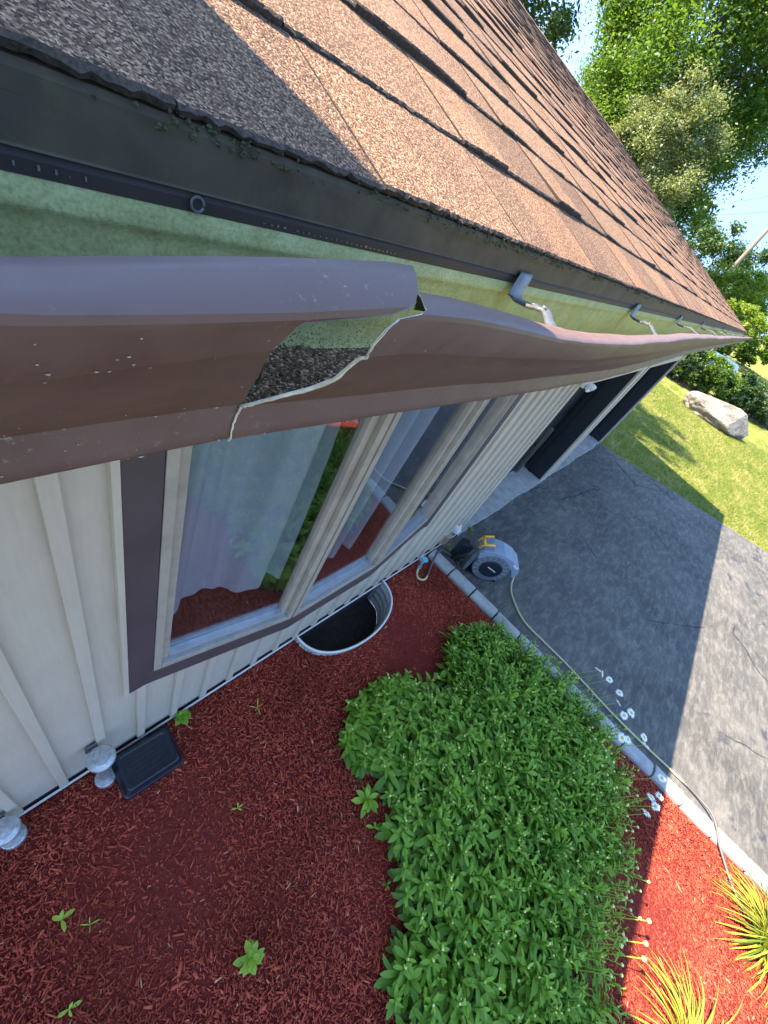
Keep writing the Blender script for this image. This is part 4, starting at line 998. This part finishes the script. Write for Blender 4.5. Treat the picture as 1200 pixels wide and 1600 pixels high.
daylily(1190, 1470, 210, .48, 'yellow green daylily clump with yellow flowers beside the edging', 5, 1)
daylily(1062, 1640, 100, .46, 'sunlit daylily clump with arching yellow leaves at the bottom edge', 0, 2)

# ================================================================== FAR GARDEN
# boulder
bm = bmesh.new(); bmesh.ops.create_icosphere(bm, subdivisions=5, radius=1)
from mathutils import noise as mn
for v in bm.verts:
    p = v.co.copy(); d = 1 + .22 * mn.noise(p * 1.3 + Vector((3, 1, 2))) + .10 * mn.noise(p * 3.1) + .05 * mn.noise(p * 7)
    # broken flat faces
    for nx in ((.3, -.8, .5), (-.7, .1, .7), (-.5, -.6, .3), (.2, .3, .93)):
        nv = Vector(nx).normalized(); k = (p * d).dot(nv)
        if k > .78: d *= .78 / k
    v.co = Vector((p.x * d * .85, p.y * d * 1.32, max(-.35, p.z * d) * .68 + .2))
me = bpy.data.meshes.new('boulder'); bm.to_mesh(me); bm.free(); me.materials.append(M['rock'])
o = pmesh(me, 'boulder'); o.location = (20.6, -1.75, .02); o.rotation_euler[2] = .25
tag(o, 'large pale boulder lying on the sunny lawn beyond the driveway', 'boulder')

def leaves(centers, spread, per, size, seed, flat=.6):
    r_ = np.random.default_rng(seed); n = len(centers) * per; c = np.repeat(np.array(centers), per, 0)
    sp_ = np.repeat(np.array(spread), per)
    P = c + r_.normal(0, 1, (n, 3)) * sp_[:, None] * np.array([.5, .5, .38])
    nr = r_.normal(0, 1, (n, 3)); nr[:, 2] = np.abs(nr[:, 2]) * 1.2 + flat; nr /= np.linalg.norm(nr, axis=1)[:, None]
    t = np.cross(nr, r_.normal(0, 1, (n, 3))); t /= np.linalg.norm(t, axis=1)[:, None]; b = np.cross(nr, t)
    s = size * r_.uniform(.6, 1.3, n)[:, None]
    V = np.stack([P - t * s, P + b * s * .5 + nr * s * .15, P + t * s, P - b * s * .5 + nr * s * .15], 1).reshape(-1, 3); F = np.arange(n * 4).reshape(-1, 4)
    cl = np.repeat(r_.uniform(-.18, .18, len(centers)), per)
    return V, F, np.repeat(np.clip(r_.normal(.5, .2, n) + cl, 0, 1), 4)
def tree(name, label, base, h, trunk_r, cz, rad, nclus, per, size, mat, seed, group=None, lean=(0, 0), cat='tree', bare=.35, barkm='bark'):
    r_ = random.Random(seed); o = empty(name, base); tag(o, label, cat, group)
    top = Vector((lean[0], lean[1], h * .85)); tr = MB()
    P = [Vector((lean[0] * t + r_.gauss(0, .05) * h * .05, lean[1] * t + r_.gauss(0, .05) * h * .05, h * .85 * t)) for t in (0, .15, .3, .45, .6, .75, .9, 1)]; P[0] = Vector((0, 0, -.1))
    tr.tube(P, [trunk_r * (1.15 - t) for t in (0, .12, .25, .4, .58, .75, .9, 1.1)], 9)
    C = []; S = []
    for i in range(nclus):
        while True:
            d = Vector((r_.uniform(-1, 1), r_.uniform(-1, 1), r_.uniform(-1, 1)))
            if .15 < d.length < 1: break
        d = d.normalized() * d.length ** .45
        k = 1 + .42 * mn.noise(d * 2.1 + Vector((seed, 0, 0)))
        c = Vector((lean[0] * .8 + d.x * rad[0] * k, lean[1] * .8 + d.y * rad[1] * k, cz + d.z * rad[2] * k))
        C.append(c); S.append(r_.uniform(.55, 1.0) * min(rad) * .25)
        if i % 9 == 0:
            t = min(.95, max(bare, (c.z - .35 * h) / h)); q = P[0].lerp(P[-1], t); mid = q.lerp(c, .5) + Vector((0, 0, .12 * (c - q).length))
            tr.tube([q, mid, c], [trunk_r * .22, trunk_r * .12, trunk_r * .04], 5)
    t_ = tr.build('trunk', M[barkm], o, smooth=True)
    V, F, T = leaves([tuple(c) for c in C], S, per, size, seed)
    np_obj('crown', V, F, M[mat], T, o)
    return o
tree('maple_tree', 'tall broad green maple tree filling the upper right sky', (30.0, 10.6, 0), 17, .36, 10.3, (5.2, 5.0, 6.6), 380, 480, .092, 'maple', 11)
tree('willow_tree', 'pale silvery green tree standing in front of the tall maple', (24.0, 7.4, 0), 8.6, .20, 4.7, (2.3, 2.3, 3.7), 200, 380, .06, 'silver', 12, lean=(.4, .5))
tree('oak_tree', 'dark green tree showing past the roof ridge at top', (10.9, 8.3, 0), 9.4, .22, 6.3, (2.2, 1.95, 3.2), 170, 260, .055, 'darkleaf', 13, lean=(-1.6, -1.6))
tree('ash_tree', 'mid green tree low behind the roof between maple and willow', (36, 15.0, 0), 9.5, .25, 6.2, (4.6, 4.4, 4.0), 220, 300, .11, 'maple', 14)
tree('lime_tree', 'bright lime green young tree beside the utility pole', (33, 1.7, 0), 5.4, .14, 3.3, (1.9, 2.0, 2.0), 120, 150, .08, 'lime', 15, lean=(.3, .1))
tree('lime_tree', 'lower lime green tree in front of the white tank', (28.0, .55, 0), 3.9, .10, 3.0, (1.2, 1.1, .9), 60, 130, .06, 'lime', 16, lean=(.5, -.2), bare=.5)
tree('spruce_tree', 'dark bluish tree in the distance behind the utility pole', (52, 6.0, 0), 7.4, .3, 4.0, (4.4, 4.2, 3.8), 140, 220, .15, 'darkleaf', 17)
for i, (x, y, h_, m_, lb) in enumerate([(60, 0.5, 7, 'maple', 'rounded green tree far behind the white tank'), (64, -8, 8, 'darkleaf', 'dark tree far away past the right picture edge'), (58, 14, 11, 'darkleaf', 'dark tree far behind the pale silvery tree'), (62, 24, 12, 'maple', 'green tree far behind the roof ridge')]):
    tree('far_tree', lb, (x, y, 0), h_, .25, h_ * .52, (4.4, 4.4, h_ * .46), 90, 90, .24, m_, 30 + i, 'trees far beyond the garden')
# shrub border behind the boulder
for i, (x, y, rr0, m_, lb) in enumerate([(23.8, .75, 1.0, 'darkleaf', 'dark shrub nearest the house corner in the border'), (24.7, -.1, 1.05, 'maple', 'bright rounded shrub left in the border behind the boulder'), (25.6, -1.0, .95, 'maple', 'green shrub in the border right behind the boulder top'), (26.6, -2.0, 1.0, 'darkleaf', 'dark spreading shrub in the border behind the boulder'), (27.6, -3.0, 1.0, 'darkleaf', 'dark shrub in the border right of the boulder'), (28.4, -4.0, 1.0, 'maple', 'green shrub of the border cut by the right picture edge')]):
    tree('border_shrub', lb, (x + .5, y + .2, 0), 1.4, .06, .75, (rr0 * 1.1, rr0 * 1.05, .85), 60, 170, .055, m_, 50 + i, 'shrubs in the border', cat='shrub', bare=.1)
mb = MB(); mb.add([(22.7, 1.6, -.022), (29.6, -5.4, -.022), (31.0, -4.6, -.022), (24.2, 2.4, -.022)], [(0, 1, 2, 3)]); tag(mb.build('border_soil', plain('border_soil', (0.13, 0.075, 0.045), .95, 0, .4, 6)), kind='structure')
# white tank
tk = empty('gas_tank', (35.5, -.15, 0)); tk.rotation_euler[2] = math.radians(105); tag(tk, 'white gas tank on the lawn behind the shrubs', 'tank')
prof = [(.05, -1.45), (.3, -1.40), (.5, -1.25), (.58, -1.05), (.58, 1.05), (.5, 1.25), (.3, 1.40), (.05, 1.45)]
MB().lathe((0, 0, 1.0), prof, 24, axis='X').build('shell', M['tank'], tk, smooth=True)
MB().lathe((0, 0, 1.55), [(.16, 0), (.16, .14), (.12, .18), (.02, .19)], 16).build('dome', M['tank'], tk)
for s in (-.8, .8): MB().box(s - .08, s + .08, -.3, .3, 0, .5).build('foot', M['concrete'], tk)
tk.scale = (.75, .75, .75)
rl_ = empty('rail', (36, -1.9, 0)); tag(rl_, 'white rail running off to the right from the tank', 'rail')
MB().tube([(0, 0, .78), (1.5, -3.2, .70)], .07, 8).build('bar', M['tank'], rl_)
for t in (.05, .5, .95): MB().tube([(1.5 * t, -3.2 * t, -.05), (1.5 * t, -3.2 * t, .74)], .04, 6).build('post', M['tank'], rl_)
# utility pole
up_ = empty('utility_pole', (42, 4.15, 0)); tag(up_, 'wooden utility pole rising beyond the far roof corner', 'pole')
MB().tube([(0, 0, -.2), (0, 0, 5), (0, 0, 10.5)], [.17, .15, .12], 12).build('shaft', M['pole'], up_, smooth=True)
MB().box(-.06, .06, -1.1, 1.1, 9.4, 9.52).build('crossarm', M['pole'], up_)
for s in (-.9, 0, .9): MB().lathe((0, s, 9.52), [(.05, 0), (.05, .1), (.02, .14)], 10).build('insulator', M['galv'], up_)
for s in (-.9, .9):
    P = [Vector((42, 4.15 + s, 9.6)).lerp(Vector((90, 30 + s, 9.6)), t) - Vector((0, 0, 5 * t * (1 - t))) for t in np.linspace(0, 1, 12)]
    tag(MB().tube(P, .012, 4).build('power_line', M['dark']), 'thin dark power line leaving the utility pole, ' + ('left wire' if s > 0 else 'right wire'), 'wire')
# grass blades along the driveway edge
n = 30000; gx = rng.uniform(9.8, 21, n * 3); gy = rng.uniform(-6.5, 1.2, n * 3); ok = (gx > 9.78 - .33 * gy + rng.normal(0, .03, n * 3)) & frame_ok(gx, gy, 0 * gx, 20)
gx, gy = gx[ok][:n], gy[ok][:n]; n = len(gx); th = rng.uniform(0, 6.28, n); hh = rng.uniform(.03, .075, n); wd = rng.uniform(.004, .008, n)
B0 = np.stack([gx, gy, 0 * gx - .03], 1); D = np.stack([np.cos(th), np.sin(th), 0 * th], 1); T2 = B0 + np.stack([rng.normal(0, .02, n), rng.normal(0, .02, n), hh], 1)
V = np.stack([B0 - D * wd[:, None], B0 + D * wd[:, None], T2], 1).reshape(-1, 3)
tag(np_obj('grass_blades', V, np.arange(n * 3).reshape(-1, 3), M['grassb'], np.repeat(rng.uniform(0, 1, n), 3)), 'short sunlit grass blades of the lawn beside the driveway', 'grass', kind='stuff')
